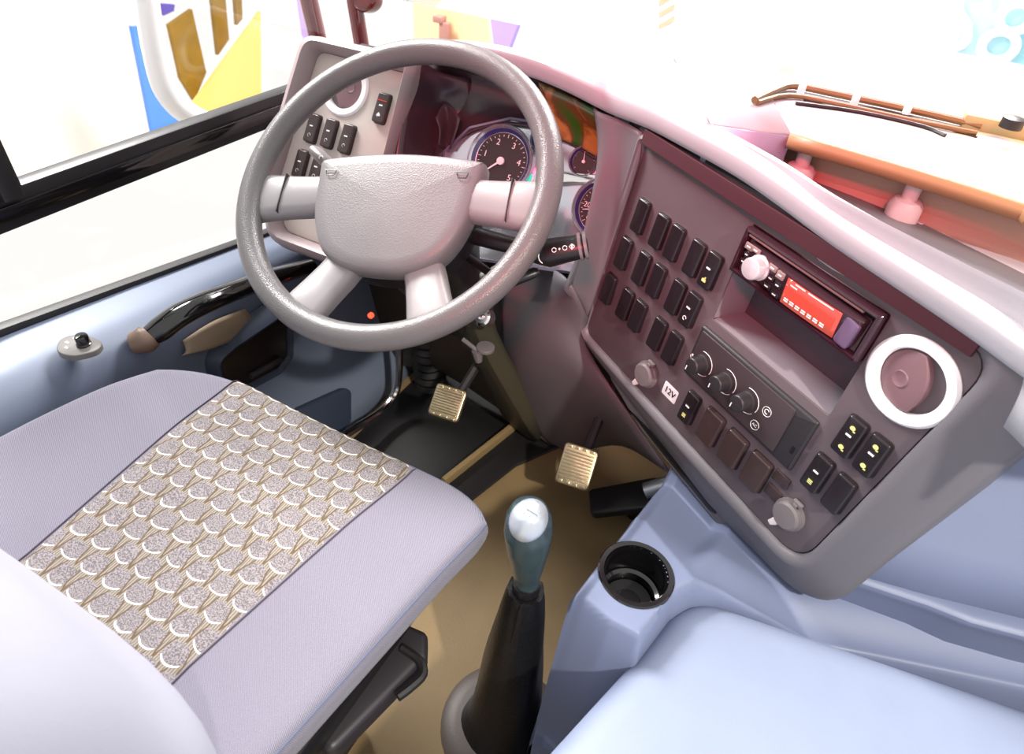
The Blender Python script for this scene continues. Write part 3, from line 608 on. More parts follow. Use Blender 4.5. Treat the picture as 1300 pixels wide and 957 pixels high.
# ------------------------------------------------------------------ instrument cluster
CLN = -.055
CO = lp(640, 215, CLN); CFm = FR(CO, LU, -LV, LN)
def cl(x, y, off=0): q = CFm.inverted() @ lp(x, y, CLN+off); return V((q.x, q.y))
IC = thing('instrument_cluster', 'glossy instrument cluster with dark dials and silver trim behind the steering wheel', 'gauge cluster', mtx=CFm)
ol = rpoly([cl(560, 235), cl(566, 192), cl(598, 162), cl(650, 150), cl(700, 158), cl(790, 205), cl(785, 300), cl(740, 350), cl(600, 330)], .012, 4)
g = G(CFm); g.prism(ol, -.012, 0, .002); g.out('backing', chart, IC)
g = G(CFm); g.loft([rg(ol, -.002), rg(ol, .008), rg(offs(ol, -.004), .009), rg(offs(ol, -.005), -.002)], cu=True); g.out('surround', mat('cluster_surround', s(110, 96, 120), .2, coat=.6), IC)
def gauge(px, py, r_, nums, needle, a0=-135, step=40, nm='gauge', full=270, ticks=24):
    c = cl(px, py); m_ = CFm @ T(V((c.x, c.y, 0)))
    g = G(m_); g.lathe([(r_*.78, .003), (r_*.82, .004), (r_*.92, .011), (r_*.97, .013), (r_, .011), (r_*1.01, 0)], 48, caps=False); ga = g.out('gauge_ring', chart, IC)
    g = G(m_); g.lathe([(r_*.80, .0035), (r_*.90, .0095), (r_*.905, .0085), (r_*.80, .002)], 48, caps=False); g.out('blue_ring', blued, ga)
    g = G(m_); g.prism(circ(r_*.8, n=40), 0, .003); g.out('dial', dialm, ga, smooth=0)
    g = G(m_)
    for k in range(ticks+1):
        a = R(225-full*k/ticks); L_ = .10 if k % 4 == 0 else .05
        g.box((0, 0, 0), (r_*L_, r_*.014, .0004), m=T(V((cos(a)*r_*.70, sin(a)*r_*.70, .0034))) @ M.Rotation(a, 4, 'Z'))
    for k, t_ in enumerate(nums):
        a = R(225-full*k/(len(nums)-1)); g.add_mesh(text_mesh(t_, r_*.24, .0001), T(V((cos(a)*r_*.54, sin(a)*r_*.54, .0034))))
    g.out('scale', printw, ga, smooth=0)
    a = R(needle); g = G(m_); g.lathe([(r_*.11, .003), (r_*.11, .007), (0, .008)], 20); g.prism([V((0, -r_*.03)), V((r_*.66, -r_*.008)), V((r_*.66, r_*.008)), V((0, r_*.03))], .005, .006, m=M.Rotation(a, 4, 'Z')); g.out('needle', white, ga)
gauge(637, 205, .060, ['0', '1', '2', '3', '4', '5'], 225)
gauge(766, 266, .050, ['0', '20', '40', '60', '80', '100', '120'], 196, nm='speed')
gauge(742, 206, .024, ['', '', ''], 100, ticks=4)
gauge(690, 178, .020, ['', ''], 60, ticks=4)
g = G(CFm); 
c = cl(672, 226); g.prism(rrect(.010, .014, .002, c.x, c.y), 0, .004, .001); g.out('warning_lamp', tealm, IC)
g = G(CFm); g.prism(rpoly([cl(690, 216), cl(770, 224), cl(770, 234), cl(700, 236)], .002, 3), 0, .010, .002); g.out('chrome_bridge', chrome, IC)

# ------------------------------------------------------------------ steering column and wheel
ST = thing('steering_column', 'dark steering column shroud with two control stalks below the wheel', 'steering column', (-.528, .95, .3))
WF = FR(WC, WX, WY, WN)
g = G(WF); g.prism(rrect(.15, .12, .03), -.16, -.05, .01, both=True); g.out('upper_shroud', dark, ST)
g = G(WF); g.loft([[V((x*.09*k+.012, y*.075*k-.012*j, z)) for x, y in [(cos(t), sin(t)) for t in [i*2*pi/28 for i in range(28)]]] for j, (z, k) in enumerate([(-.045, .7), (-.06, .95), (-.12, 1.0), (-.19, .85), (-.26, .62), (-.36, .5)])], cu=True, caps=True); g.out('lower_shroud', black, ST)
col0 = WC-WN*.30; pl0 = V((-.45, 1.12, .05))
g = G(); g.tube([col0, lerp(col0, pl0, .5), pl0], [.045, .035, .03], 16); g.out('shaft_cover', rubberdk, ST)
# hanging shroud with ignition lock
ig = yp(612, 402, .80)
g = G(); g.surf([[yp(560, 345, .86), yp(600, 350, .83), yp(640, 330, .86)], [yp(570, 385, .84), yp(605, 395, .80), yp(632, 370, .85)], [yp(590, 430, .86), yp(612, 440, .84), yp(630, 420, .88)], [yp(640, 530, 1.0), yp(680, 560, 1.0), yp(690, 530, 1.02)]], 4, 4); g.out('column_skirt', mat('olive_grey_plastic', s(70, 66, 52), .5, bump=.3), ST, solid=-.004)
g = G(FR(ig, V((1, 0, 0)), V((0, .6, .8)), V((0, -.8, .6)))); g.lathe([(.016, -.02), (.016, .004), (.012, .006), (.011, .004), (.005, .004), (.0045, .010), (0, .011)], 24); g.out('ignition_lock', chrome, ST)
q = yp(606, 445, .80)
g = G(); g.tube([q, q+V((-.03, .0, .012))], .004, 8); g.tube([q+V((0, 0, 0)), q+V((.004, 0, -.022))], [.010, .006], 10); g.prism(circ(.016, n=20), -.003, .003, .001, m=T(q+V((.01, .01, .004)))); g.out('adjuster_lever', capm, ST)
# right stalk
def stalk(p0, p1, p2, mt, nm, marks=True, rad=.0125):
    g = G(); g.tube([p0, lerp(p0, p1, .7), p1, lerp(p1, p2, .12), lerp(p1, p2, .9), p2], [rad*.8, rad*.7, rad*.9, rad*1.15, rad*.95, rad*.6], 14, flat=.8); o = g.out(nm, mt, ST)
    return o
a0, a1 = on(690, 322, WC-WN*.05, WN), on(746, 311, WC-WN*.05, WN)
st = stalk(WC-WN*.07+V((.05, 0, -.01)), a0, a1, black, 'right_stalk', rad=.020)
g = G(); d_ = (a1-a0).normalized()
for t_ in (.84, .96): p = lerp(a0, a1, t_); g.tube([p-d_*.002, p+d_*.002], .0205, 16, flat=.85)
g.out('stalk_ring', capm, st)
tn = (CAM-a0).normalized(); tx = (d_-d_.dot(tn)*tn).normalized(); ty = tn.cross(tx)
g = G(FR(a0+tn*.0245, tx, ty, tn)); g.tube(arcp(.003, -.004, .010, 150, 230, 0), .0007, 5)
for xx in (.014, .028): g.tube(arcp(xx, .002, .0028, 0, 340, 0, 10), .0005, 5)
g.box((.021, .002, 0), (.003, .0008, .0006)); g.box((.021, .002, 0), (.0008, .003, .0006)); g.tube(arcp(.037, .002, .0034, 0, 345, 0, 4), .0006, 5); g.box((.037, .002, 0), (.002, .004, .0006)); g.out('stalk_marks', printw, st)
b0, b1 = on(432, 222, WC-WN*.05, WN), on(396, 188, WC-WN*.05, WN)
st2 = stalk(WC-WN*.07+V((-.05, 0, 0)), b0, b1, capm, 'left_stalk', rad=.0105)
g = G(FR(lerp(b0, b1, .6)+tn*.0105, tx, ty, tn)); g.tube(arcp(0, 0, .0028, 0, 340, 0, 8), .0006, 5); g.box((.013, -.006, 0), (.006, .002, .0006)); g.out('stalk_marks', printw, st2)
# small lower stalk
c0, c1 = on(640, 360, WC-WN*.07, WN), on(684, 344, WC-WN*.07, WN)
stalk(WC-WN*.10+V((.05, 0, -.02)), c0, c1, black, 'small_stalk', rad=.009)

WFr = WF @ M.Rotation(R(16), 4, 'Z')
SW = thing('steering_wheel', 'large grey four-spoke steering wheel with a broad padded hub', 'steering wheel', mtx=WFr)
RM, RT = .2175, .0178
g = G(WFr); g.tube([V((RM*cos(k*2*pi/96), RM*sin(k*2*pi/96), 0)) for k in range(96)], RT, 20, closed=True); g.out('rim', leather, SW, smooth=60)
pad = [(-.1235, .036), (-.115, .044), (-.06, .051), (0, .054), (.06, .051), (.115, .044), (.1235, .036), (.121, .010), (.1165, -.03), (.105, -.068), (.088, -.096), (.066, -.112), (.036, -.1225), (0, -.1245), (-.036, -.1225), (-.066, -.112), (-.088, -.096), (-.105, -.068), (-.1165, -.03), (-.121, .010)]
padp = catmull([V(p) for p in pad+[pad[0]]], 4)[:-1]
g = G(WFr); rowsP = []
def dome(P, d, z): return [V((p.x, p.y, z)) for p in offs(P, -d)]
rowsP = [dome(padp, .004, -.042), dome(padp, 0, -.030), dome(padp, 0, -.012), dome(padp, .002, -.006), dome(padp, .006, -.002)]
for k in (.85, .6, .35, .1): rowsP.append([V((p.x*k, -.03+(p.y+.03)*k, -.002+.0028*(1-k*k)-.0*p.y)) for p in offs(padp, -.006)])
g.loft(rowsP, cu=True, caps=True); g.out('hub_pad', padm, SW, smooth=60)
for xx, sg in ((-.098, 1), (.098, -1)):
    g = G(WFr); z_ = .0012
    g.tube([V((xx-.008*sg, .020, z_)), V((xx-.006*sg, .013, z_)), V((xx+.005*sg, .013, z_)), V((xx+.008*sg, .020, z_))], .0006, 5); g.tube([V((xx-.011, .0215, z_)), V((xx+.009, .0215, z_))], .0005, 5); g.out('horn_symbol', black, SW)
def spoke(p_in, p_out, w0, w1, z_in=-.022, mt=spokem):
    a, b = V(p_in), V(p_out); d = (b-a).normalized(); s_ = V((-d.y, d.x)); rows = []
    for t_ in (0, .25, .5, .75, .9, 1.0):
        c_ = lerp(a, b, t_); w_ = lerp(w0, w1, t_)*(1+.25*max(0, t_-.6)); z_ = lerp(z_in, -.002, sst(t_)); th = lerp(.018, .014, t_)
        rows.append([V((c_.x+s_.x*u_*w_, c_.y+s_.y*u_*w_, z_+zz*th)) for u_, zz in ((-.5, -1.1), (-.52, -.2), (-.44, .22), (-.3, .38), (0, .45), (.3, .38), (.44, .22), (.52, -.2), (.5, -1.1))])
    g = G(WFr); g.loft(rows, cu=True, caps=True); o = g.out('spoke', mt, SW, smooth=50); return o
sp1 = spoke((-.108, -.008), (-.212, -.022), .056, .066, -.012); sp2 = spoke((.108, -.008), (.212, -.022), .056, .066, -.012)
for sp_, sx in ((sp1, -1), (sp2, 1)):
    g = G(WFr); g.box((sx*.168, -.016, -.012), (.0012, .060, .030)); g.out('joint_line', gap, sp_)
spoke((-.055, -.10), (-.098, -.196), .052, .060, -.022); spoke((.055, -.10), (.098, -.196), .052, .060, -.022)
g = G(WFr); g.prism([V((p.x*.93, p.y*.93-.004)) for p in padp], -.075, -.040, .008); g.out('hub_back', black, SW)

# ------------------------------------------------------------------ pedals, trims in the footwell
def pedal(name, label, px, py, Y, w_, h_, tilt, mount):
    c = yp(px, py, Y); t = thing(name, label, 'pedal', (c.x, c.y, c.z))
    m_ = T(c) @ M.Rotation(R(8), 4, 'Z') @ M.Rotation(R(tilt), 4, 'X')
    g = G(m_); g.prism(rrect(w_, h_, .008), -.008, .004, .003, both=True); pdl = g.out('pad', steel, t)
    g = G(m_)
    for k in range(9): y = -h_*.32+k*h_*.64/8; g.box((0, y, .005), (w_*.86, h_*.035, .004), .001)
    for k in range(4):
        for yy in (-h_*.43, h_*.43): g.box((-w_*.33+k*w_*.22, yy, .005), (w_*.13, h_*.07, .004), .001)
    g.out('ribs', steel, pdl)
    g = G(); p1 = m_ @ V((0, .0, -.009)); g.tube([p1, p1+V((0, .04, -.005)), V(mount)], [.010, .009, .010], 8, n=4); g.out('lever_arm', dark, t)
pedal('clutch_pedal', 'small ribbed metal pedal on the left of the footwell', 568, 511, .80, .062, .062, 42, (-.50, 1.1, .35))
pedal('brake_pedal', 'ribbed metal pedal in the middle of the footwell', 732, 592, .86, .066, .078, 42, (-.25, 1.08, .36))
c = zp(800, 628, .10)
ac = thing('accelerator_pedal', 'black pedal at the right edge of the footwell, half hidden behind the console', 'pedal', (c.x, c.y, 0))
m_ = T(c) @ M.Rotation(R(-62), 4, 'Z') @ M.Rotation(R(18), 4, 'X')
g = G(m_); g.prism(rpoly([(-.03, -.08), (.03, -.08), (.036, .06), (-.036, .06)], .012), -.02, .0, .005, both=True); pd = g.out('pad', rubberdk, ac)
g = G(m_); g.tube([V((0, .03, .004)), V((0, .09, .02))], .016, 12); g.out('hinge', silver, ac)
g = G(); g.tube([c+V((0, 0, -.01)), c+V((.01, .03, -.05)), V((c.x+.01, c.y+.04, 0))], .012, 8); g.out('foot', black, ac)
# silver sweeping trim and bellows
q = [xp(425, 560, -.715), xp(452, 543, -.71), xp(483, 523, -.705), xp(501, 500, -.705), xp(506, 475, -.71), xp(507, 430, -.72)]
g = G(); g.tube(q, .009, 10, n=5); tag(g.out('chrome_trim_tube', chrome), 'bright chrome tube sweeping down the left of the footwell behind the seat', 'tube')
g = G(); bl = [V((-.70, 1.02, z)) for z in (0, .1, .2, .3, .42)]
g.tube([V((-.70+.0*k, 1.04-.001*k, .0+.012*k)) for k in range(36)], [.034+.006*(k % 2) for k in range(36)], 18); tag(g.out('bellows_hose', rubberdk), 'black ribbed bellows hose standing beside the chrome tube', 'hose')
sa, sb = zp(563, 614, .01), zp(662, 535, .01); g = G(); bar(g, sa, sb, .012, .032, .003); tag(g.out('sunlit_strip', mat('tan_sunlight', s(140, 118, 82), .45, bump=.5)), 'narrow tan strip of painted-in sunlight on the floor between the two ribbed pedals', 'strip')  # tan strip painted in place of a sunlit patch of floor
fm = [zp(x, y, 0) for x, y in ((380, 560), (470, 570), (560, 618), (648, 545), (700, 540), (690, 470), (480, 440), (430, 500))]
fm = [V((-.74, .66)), V((-.50, .70)), V((-.44, .76)), V((-.40, .92)), V((-.30, 1.10)), V((-.30, 1.19)), V((-.745, 1.19))]
g = G(); g.prism(rpoly(fm, .02, 3), 0, .006, .002); tag(g.out('shade_mat', rubberdk), 'added black mat painting in shade over the left of the footwell under the small pedal', 'mat')  # dark mat put in for the shade of dash, wheel and column
# red lamp on the lower cover
q = yp(470, 401, .93); g = G(T(q)); g.lathe([(.006, -.006), (.006, .001), (.003, .004), (0, .0045)], 16, m=M.Rotation(R(90), 4, 'X')); g.out('indicator_lamp', ledr, D)

# ------------------------------------------------------------------ gear lever
c = V((-.179, .467, .475)); base = V((-.176, .405, 0))
GL = thing('gear_lever', 'gear lever with grey-green knob, silver cap and black leather boot', 'gear lever', base)
kt = on(672, 640, V((0, .47, 0)), V((0, 1, 0))); kb = on(668, 745, V((0, .462, 0)), V((0, 1, 0)))
ax = (kt-kb).normalized(); kx = V((1, 0, 0)); ky = ax.cross(kx).normalized(); kx = ky.cross(ax)
KM = FR(kb, kx, ky, ax); H = (kt-kb).length
prof = [(.0, .016, .014), (.12, .0165, .0145), (.25, .020, .019), (.5, .0262, .026), (.7, .029, .029), (.85, .027, .027), (.95, .021, .021), (1.0, .010, .010)]
rows = []
for t_, rx, ry in [(lerp(prof[i][0], prof[i+1][0], k/4), lerp(prof[i][1], prof[i+1][1], k/4), lerp(prof[i][2], prof[i+1][2], k/4)) for i in range(len(prof)-1) for k in range(4)]+[prof[-1]]:
    rows.append([V((rx*1.0*cos(a), ry*sin(a), t_*H)) for a in [k*2*pi/28 for k in range(28)]])
g = G(KM); g.loft(rows, cu=True, caps=True); g.out('knob', knobm, GL, smooth=60)
# silver cap: an oval shield laid over the crown, facing up and towards the driver
from mathutils.bvhtree import BVHTree
kmesh = bpy.data.objects['knob'] if 'knob' in bpy.data.objects else None
kb_ = [o for o in bpy.data.objects if o.parent == GL and o.name.startswith('knob')][0]
bv = BVHTree.FromPolygons([kb_.matrix_world @ v.co for v in kb_.data.vertices], [list(p.vertices) for p in kb_.data.polygons])
cn = V((.14, -.60, .78)).normalized(); cxx = V((0, 1, 0)).cross(cn).normalized(); cy = cn.cross(cxx)
c0 = CAM+ray(670, 661)*.77; c0 = bv.find_nearest(c0)[0]
def cap_pt(u_, v_, h_): 
    q = bv.ray_cast(c0+cxx*u_+cy*v_+cn*.06, -cn)[0]; return (q if q is not None else c0+cxx*u_+cy*v_-cn*.01)+cn*h_
g = G(); rows = [[cap_pt(p.x*k, p.y*k, h_) for p in circ(.0215, n=32, ry=.0255)] for k, h_ in ((1.0, -.002), (1.0, .001), (.96, .0018), (.8, .002), (.55, .002), (.3, .002), (.05, .002))]
g.loft(rows, cu=True, caps=True); cap = g.out('cap', silver, GL, smooth=60)
g = G()
for x in (-.007, 0, .007): g.tube([cap_pt(x, .004, .0022), cap_pt(x, .016, .0022)], .0004, 5)
g.tube([cap_pt(-.007, .010, .0022), cap_pt(0, .010, .0022), cap_pt(.007, .010, .0022)], .0004, 5); g.out('shift_pattern', mat('grey_print', s(120, 126, 150), .5), cap, smooth=0)
g = G(KM); g.lathe([(.0172, -.004), (.0178, .002), (.0172, .008)], 28); g.out('collar', black, GL)
btop = kb+V((0, 0, -.004)); bb = V((kb.x+.002, kb.y-.02, 0)); rows = []
for i in range(20):
    t_ = i/19; c_ = lerp(btop, bb, t_); rr = .0235+.034*t_**.8+(.010*sst((t_-.85)/.15)); rows.append([V((c_.x+(rr*(1+.035*math.sin(5*a+t_*9)*min(1, t_*3)))*cos(a), c_.y+rr*.95*sin(a), c_.z+.003*sin(9*a)*(t_ < .04))) for a in [k*2*pi/36 for k in range(36)]])
g = G(); g.loft(rows, cu=True, caps=True); bt = g.out('boot', bootm, GL, smooth=70)
g = G(); g.tube([V((kb.x+.003, kb.y-.026+.0-.036*(t_/9)-.001, lerp(kb.z-.006, .02, t_/9))) for t_ in range(10)], .0012, 5); g.out('seam', bootm, bt)
g = G(T(V((bb.x, bb.y, 0)))); g.lathe([(.095, 0), (.095, .006), (.088, .012), (.07, .016)], 40); g.out('base_ring', mat('base_ring_grey', s(84, 74, 70), .5, bump=.4), GL)

# ------------------------------------------------------------------ driver's seat
DS = thing('driver_seat', 'lilac-grey fabric driver seat with a patterned centre panel', 'seat', (-.49, .2, 0))
X0, X1, Yf, Yb = -.752, -.232, .478, -.02
def seatz(x, y):
    u_ = (x-X0)/(X1-X0)*2-1; v_ = (y-Yb)/(Yf-Yb)
    return .452+.014*abs(u_)**2.2-.010*sst((v_-.75)/.25)-.012*(1-v_)*.5
def seatpt(u_, v_, off=0):      # superellipse outline of the cushion, u across -1..1, v along 0..1
    fr = v_; xl_ = -.752-.048*(1-fr**3); xr_ = -.234-.053*(1-fr)
    x = (xl_+xr_)/2+u_*(xr_-xl_)/2
    yb_ = Yf-(.05*abs(u_)**5 if u_ < 0 else .03*abs(u_)**8); y = Yb+(yb_-Yb)*fr
    return V((x, y, seatz(x, y)+off))
def edge(t): return t
NU, NV = 44, 40; rows = []
for j in range(NV+1):
    v_ = j/NV; rows.append([seatpt(-1+2*i/NU, v_) for i in range(NU+1)])
# rounded rim: pull the border down in rings
rim = [rows[0][i] for i in range(NU+1)]+[rows[j][NU] for j in range(1, NV+1)]+[rows[NV][i] for i in range(NU-1, -1, -1)]+[rows[j][0] for j in range(NV-1, 0, -1)]
cx_, cy_ = (X0+X1)/2, (Yf+Yb)/2
def ringo(d, dz): 
    P2 = [V((p.x, p.y)) for p in rim]; Q = offs(P2, d); return [V((q.x, q.y, p.z+dz)) for q, p in zip(Q, rim)]
g = G(); g.loft([[p+V((0, 0, -.0)) for p in r_] for r_ in rows])
g.loft([rim, ringo(.007, -.003), ringo(.011, -.010), ringo(.012, -.020), ringo(.010, -.035), ringo(.002, -.060), ringo(-.012, -.078), ringo(-.03, -.085)], cu=True)
for v in g.b.verts: pass
g.out('cushion', seatf, DS, smooth=70, remdup=True)
ins = []
for j in range(31):
    v_ = .2+.8*j/30; r_ = []
    for i in range(25):
        t_ = i/24; y_ = lerp(.08, Yf-.001, (v_-.2)/.8); xa = interp(y_, [.08, .16, .47], [-.625, -.627, -.660]); xb = interp(y_, [.08, .16, .47], [-.388, -.386, -.350]); x_ = lerp(xa, xb, t_)
        edge_ = min(t_, 1-t_)*24; r_.append(V((x_, y_, seatz(x_, y_)+.0035*min(1, edge_/2)-.0005)))
    ins.append(r_)
last = ins[-1]; ins.append([p+V((0, .008, -.004)) for p in last]); ins.append([p+V((0, .0135, -.012)) for p in last]); ins.append([p+V((0, .0145, -.035)) for p in last]); ins.append([p+V((0, .004, -.065)) for p in last])
g = G(); g.loft(ins); g.out('centre_panel', seatp, DS, smooth=70)
g = G(); g.tube([p+V((0, 0, .0005)) for p in ringo(.0085, -.0065)], .0018, 6, closed=True); g.out('piping', mat('piping_blue_grey', s(92, 96, 118), .8), DS)
for k in (0, 24): g = G(); g.tube([r_[k]+V((0, 0, .001)) for r_ in ins], .0011, 5); g.out('seam', mat('seam_dark', s(70, 60, 72), .8), DS)
# backrest
rows = []
for z, yf, yb2, hw in ((.38, .085, -.10, .245), (.44, .105, -.11, .262), (.52, .120, -.12, .270), (.58, .120, -.13, .272), (.64, .102, -.15, .268), (.75, .07, -.18, .265), (.86, .0, -.21, .24), (.92, -.05, -.22, .22), (.935, -.10, -.2, .18)):
    ring_ = []
    for k in range(40):
        a = 2*pi*k/40; cx2 = -.483; e_ = .55; sx = math.copysign(abs(cos(a))**e_, cos(a)); sy = math.copysign(abs(sin(a))**e_, sin(a))
        ring_.append(V((cx2+hw*sx, (yf+yb2)/2+(yf-yb2)/2*sy, z)))
    rows.append(ring_)
rc = [catmull(list(c_), 4) for c_ in zip(*rows)]
g = G(); g.loft([list(r_) for r_ in zip(*rc)], cu=True, caps=True); g.out('backrest', seatb, DS, smooth=70)
# base
g = G(); g.box((-.49, .22, .345), (.44, .44, .05), .01); g.out('seat_pan', black, DS)
g = G(); g.box((-.49, .18, .17), (.30, .32, .34), .02); g.out('pedestal', dark, DS)
l1 = zp(505, 835, .33)
g = G(T(l1)); g.prism(rpoly([(-.06, -.10), (.0, -.12), (.028, .02), (.012, .045), (-.03, .04)], .012), -.035, .0, .008, both=True); sc = g.out('side_cover', dark, DS)
h0 = [zp(510, 822, .33), zp(532, 838, .33), zp(537, 856, .33), zp(522, 872, .33), zp(505, 885, .33)]
g = G(); g.tube(h0, .0055, 8, n=4); g.out('adjuster_handle', rubberdk, DS)

# ------------------------------------------------------------------ side wall fittings
mc = zp(99, 440, .478)
MC = thing('mirror_control', 'small grey oval mirror adjuster with a black knob on the left sill', 'control knob', mc)
g = G(T(mc) @ M.Rotation(R(12), 4, 'Z')); g.prism(rpoly([(-.034, .006), (-.014, .024), (.026, .020), (.034, .0), (.012, -.024), (-.018, -.022)], .03, 8), -.006, .003, .0015); g.out('plate', mat('control_plate', s(112, 108, 106), .4), MC)
g = G(T(mc+V((.006, .006, .003)))); g.lathe([(.010, 0), (.010, .002), (.0088, .003), (.0088, .014), (.0075, .016), (0, .0165)], 24); g.out('knob', gloss, MC)
for dx, dy in ((-.016, -.004), (-.006, -.012), (-.016, .007)): g = G(T(mc)); g.box((dx, dy, .0034), (.006, .003, .0004)); g.out('mark', printw, MC, smooth=0)
hp = [xp(184, 431, -.845), xp(203, 418, -.838), xp(228, 400, -.828), xp(262, 383, -.822), xp(300, 368, -.825), xp(345, 352, -.84), xp(392, 338, -.87)]
GH = thing('grab_handle', 'black curved grab handle on the left door trim beside the seat', 'handle', hp[0])
g = G(); g.tube(hp, [.017, .022, .022, .021, .020, .020, .019], 16, n=5, flat=.8); g.out('grip', gloss, GH)
g = G(); g.tube([hp[0]+V((-.012, -.014, -.004)), hp[0], lerp(hp[0], hp[1], .35)], [.016, .0215, .019], 16, n=3); g.out('end_cap', mat('brown_cap', s(120, 98, 84), .4), GH)
g = G(); g.surf([[xp(232, 432, -.85), xp(270, 408, -.855), xp(310, 392, -.87)], [xp(236, 445, -.842), xp(275, 425, -.842), xp(320, 404, -.86)], [xp(230, 452, -.838), xp(275, 440, -.838), xp(325, 420, -.86)]], 4, 3); g.out('door_trim_strip', tanm, bpy.data.objects['wall_left'], solid=-.003)
# door pocket
DP = thing('door_pocket', 'dark moulded door pocket ahead of the seat under the grab handle', 'door pocket', (-.88, .72, .2))
Xd = -.838
g = G(); ob = [xp(x, y, Xd) for x, y in ((278, 458), (296, 442), (352, 404), (366, 408), (366, 452), (352, 470), (310, 492), (284, 488))]
P2 = rpoly([(p.y, p.z) for p in ob], .012, 4)
DM = FR(V((Xd, 0, 0)), V((0, 1, 0)), V((0, 0, 1)), V((1, 0, 0)))
g = G(DM); g.loft([rg(offs(P2, .02), -.03), rg(offs(P2, .014), -.004), rg(offs(P2, .006), .008), rg(P2, .006), rg(offs(P2, -.004), -.004), rg(offs(P2, -.01), -.006)], cu=True, caps=True); g.out('pocket_rim', doordk, DP, smooth=60)
g = G(DM); g.prism(offs(P2, -.004), -.010, .002, .002); pf = g.out('pocket_lid', mat('dark_brown_gloss', s(34, 26, 26), .25), DP)
a_, b_ = xp(318, 478, Xd+.006), xp(356, 456, Xd+.006); g = G(); g.tube([a_, b_], .006, 10); g.out('pull_bar', dark, DP)
dn = V((.905, 0, .425)).normalized()
def wl(x, y, off=0): return on(x, y, V((-.80, 0, .085))+dn*off, dn)
IM = FR(V((-.80, .8, .085)), V((0, 1, 0)), dn.cross(V((0, 1, 0))), dn)
P3 = [IM.inverted() @ wl(x, y) for x, y in ((372, 520), (436, 492), (444, 496), (444, 535), (430, 552), (390, 560))]
g = G(IM); g.prism(rpoly([(p.x, p.y) for p in P3], .012, 3), -.01, .008, .005, seg=3); g.out('door_inset_panel', doordk, bpy.data.objects['wall_left'])

# ------------------------------------------------------------------ windscreen, wipers and what is outside
wz = [(1.14, .825), (1.12, 1.2), (1.0, 1.95)]
G().loft([[V((x, y+.04*0, z)) for x in (-.95, .9)] for y, z in wz]).out('window_2', glass, solid=.005)['kind'] = 'structure'
structure(G().box((.34, 1.17, .812), (1.16, .05, .012), .003), 'trim_1', rubberdk)
Wy = [(958, 126, 1.16), (985, 114, 1.18), (1010, 108, 1.2), (1060, 117, 1.2), (1150, 136, 1.2), (1245, 156, 1.2)]
WP = thing('windscreen_wiper', 'brown-black wiper blade and arm lying along the foot of the windscreen outside', 'wiper', (0, 1.2, .82))
def outl_(pts, z): return [zp(x, y, z) for x, y in pts]
g = G(); g.tube(outl_([(958, 127), (984, 115), (1008, 109), (1060, 119), (1150, 138), (1246, 160)], .84), .005, 8, n=3); g.out('arm', mat('wiper_bronze', s(120, 96, 58), .4), WP)
g = G(); g.tube(outl_([(962, 130), (1000, 121), (1060, 131), (1150, 151), (1240, 169)], .838), .0035, 8, n=3); g.out('blade_frame', mat('wiper_bronze', s(120, 96, 58), .4), WP)
g = G(); g.tube(outl_([(1010, 131), (1090, 142), (1170, 160), (1200, 172)], .836), .0028, 6, n=3); g.tube(outl_([(1020, 128), (1120, 140), (1240, 175)], .834), .0024, 6, n=3); g.out('blade_rubber', rubberdk, WP)
for x, y in ((1018, 113), (1086, 127), (1152, 139)): g = G(); q = zp(x, y, .842); g.box(q, (.010, .012, .012), .002); g.out('clip', white, WP)
g = G(); q = zp(1275, 163, .84); g.box(q, (.10, .03, .024), .005, m=None); hb = g.out('pivot_housing', mat('pivot_tan', s(170, 158, 120), .5), WP)
g = G(); g.lathe([(.013, 0), (.013, .012), (.006, .014), (0, .014)], 20, m=T(zp(1282, 162, .852))); g.out('pivot_nut', black, hb)
G().box((.35, 1.235, .80), (1.0, .10, .02), .004).out('scuttle', mat('scuttle_brown', s(86, 70, 40), .5), WP)

# outside: mirror arms, white mirror frame, exhibition stands
for (x0, y0, x1, y1, wd, lab) in ((378, -60, 404, 52, .046, 'dark red post rising behind the left end of the dashboard, nearer the side window'), (440, -60, 458, 50, .038, 'dark red post rising behind the dashboard beside the rounded red mirror foot')):
    a, b = yp(x0, y0, 1.35), yp(x1, y1, 1.35); a = a+(a-b)*1.5; b = b+(b-a)*.6
    g = G(); g.tube([b, a], wd/2*.95, 14); po = tag(g.out('mirror_post', redpost), lab, 'post', 'red mirror posts')
g = G(); c = yp(464, -2, 1.36); g.prism(circ(.040, n=28, ry=.03), -.02, .02, .012, m=T(c) @ M.Rotation(R(70), 4, 'X'), both=True); g.out('mirror_bracket', redpost, po)
OM = thing('exterior_mirror', 'large white rounded mirror frame seen through the side window', 'mirror', (-1.6, 1.1, .6))
Xm = -1.45
fr_ = [xp(x, y, Xm) for x, y in ((150, -160), (178, -60), (186, 0), (197, 70), (212, 118), (240, 145), (275, 158), (312, 150), (330, 130))]
g = G(); g.tube(fr_, [.026, .026, .026, .026, .027, .028, .027, .022, .015], 14, n=5); g.out('frame', mat('white_gloss_shell', s(250, 250, 252), .3), OM)
def flat(name, pts, X, mt, lab, cat, th=.03, planef=xp, group=None):
    P = [planef(x, y, X) for x, y in pts]; n = V((1, 0, 0)) if planef is xp else V((0, 1, 0)); g = G(); g.loft([P, [p-n*(th if planef is xp else -th) for p in P]], cu=True, caps=True)
    return tag(g.out(name, mt, smooth=0), lab, cat, group)
flat('display_wall', [(-240, -230), (165, -60), (172, 40), (198, 178), (60, 260), (-240, 420)], -4.2, cream, 'large cream exhibition wall outside the side window at far left', 'wall')
flat('display_board', [(168, 34), (182, 34), (205, 60), (245, 170), (196, 178)], -3.6, bluew, 'blue wedge-shaped board outside, left of the white mirror frame', 'board')
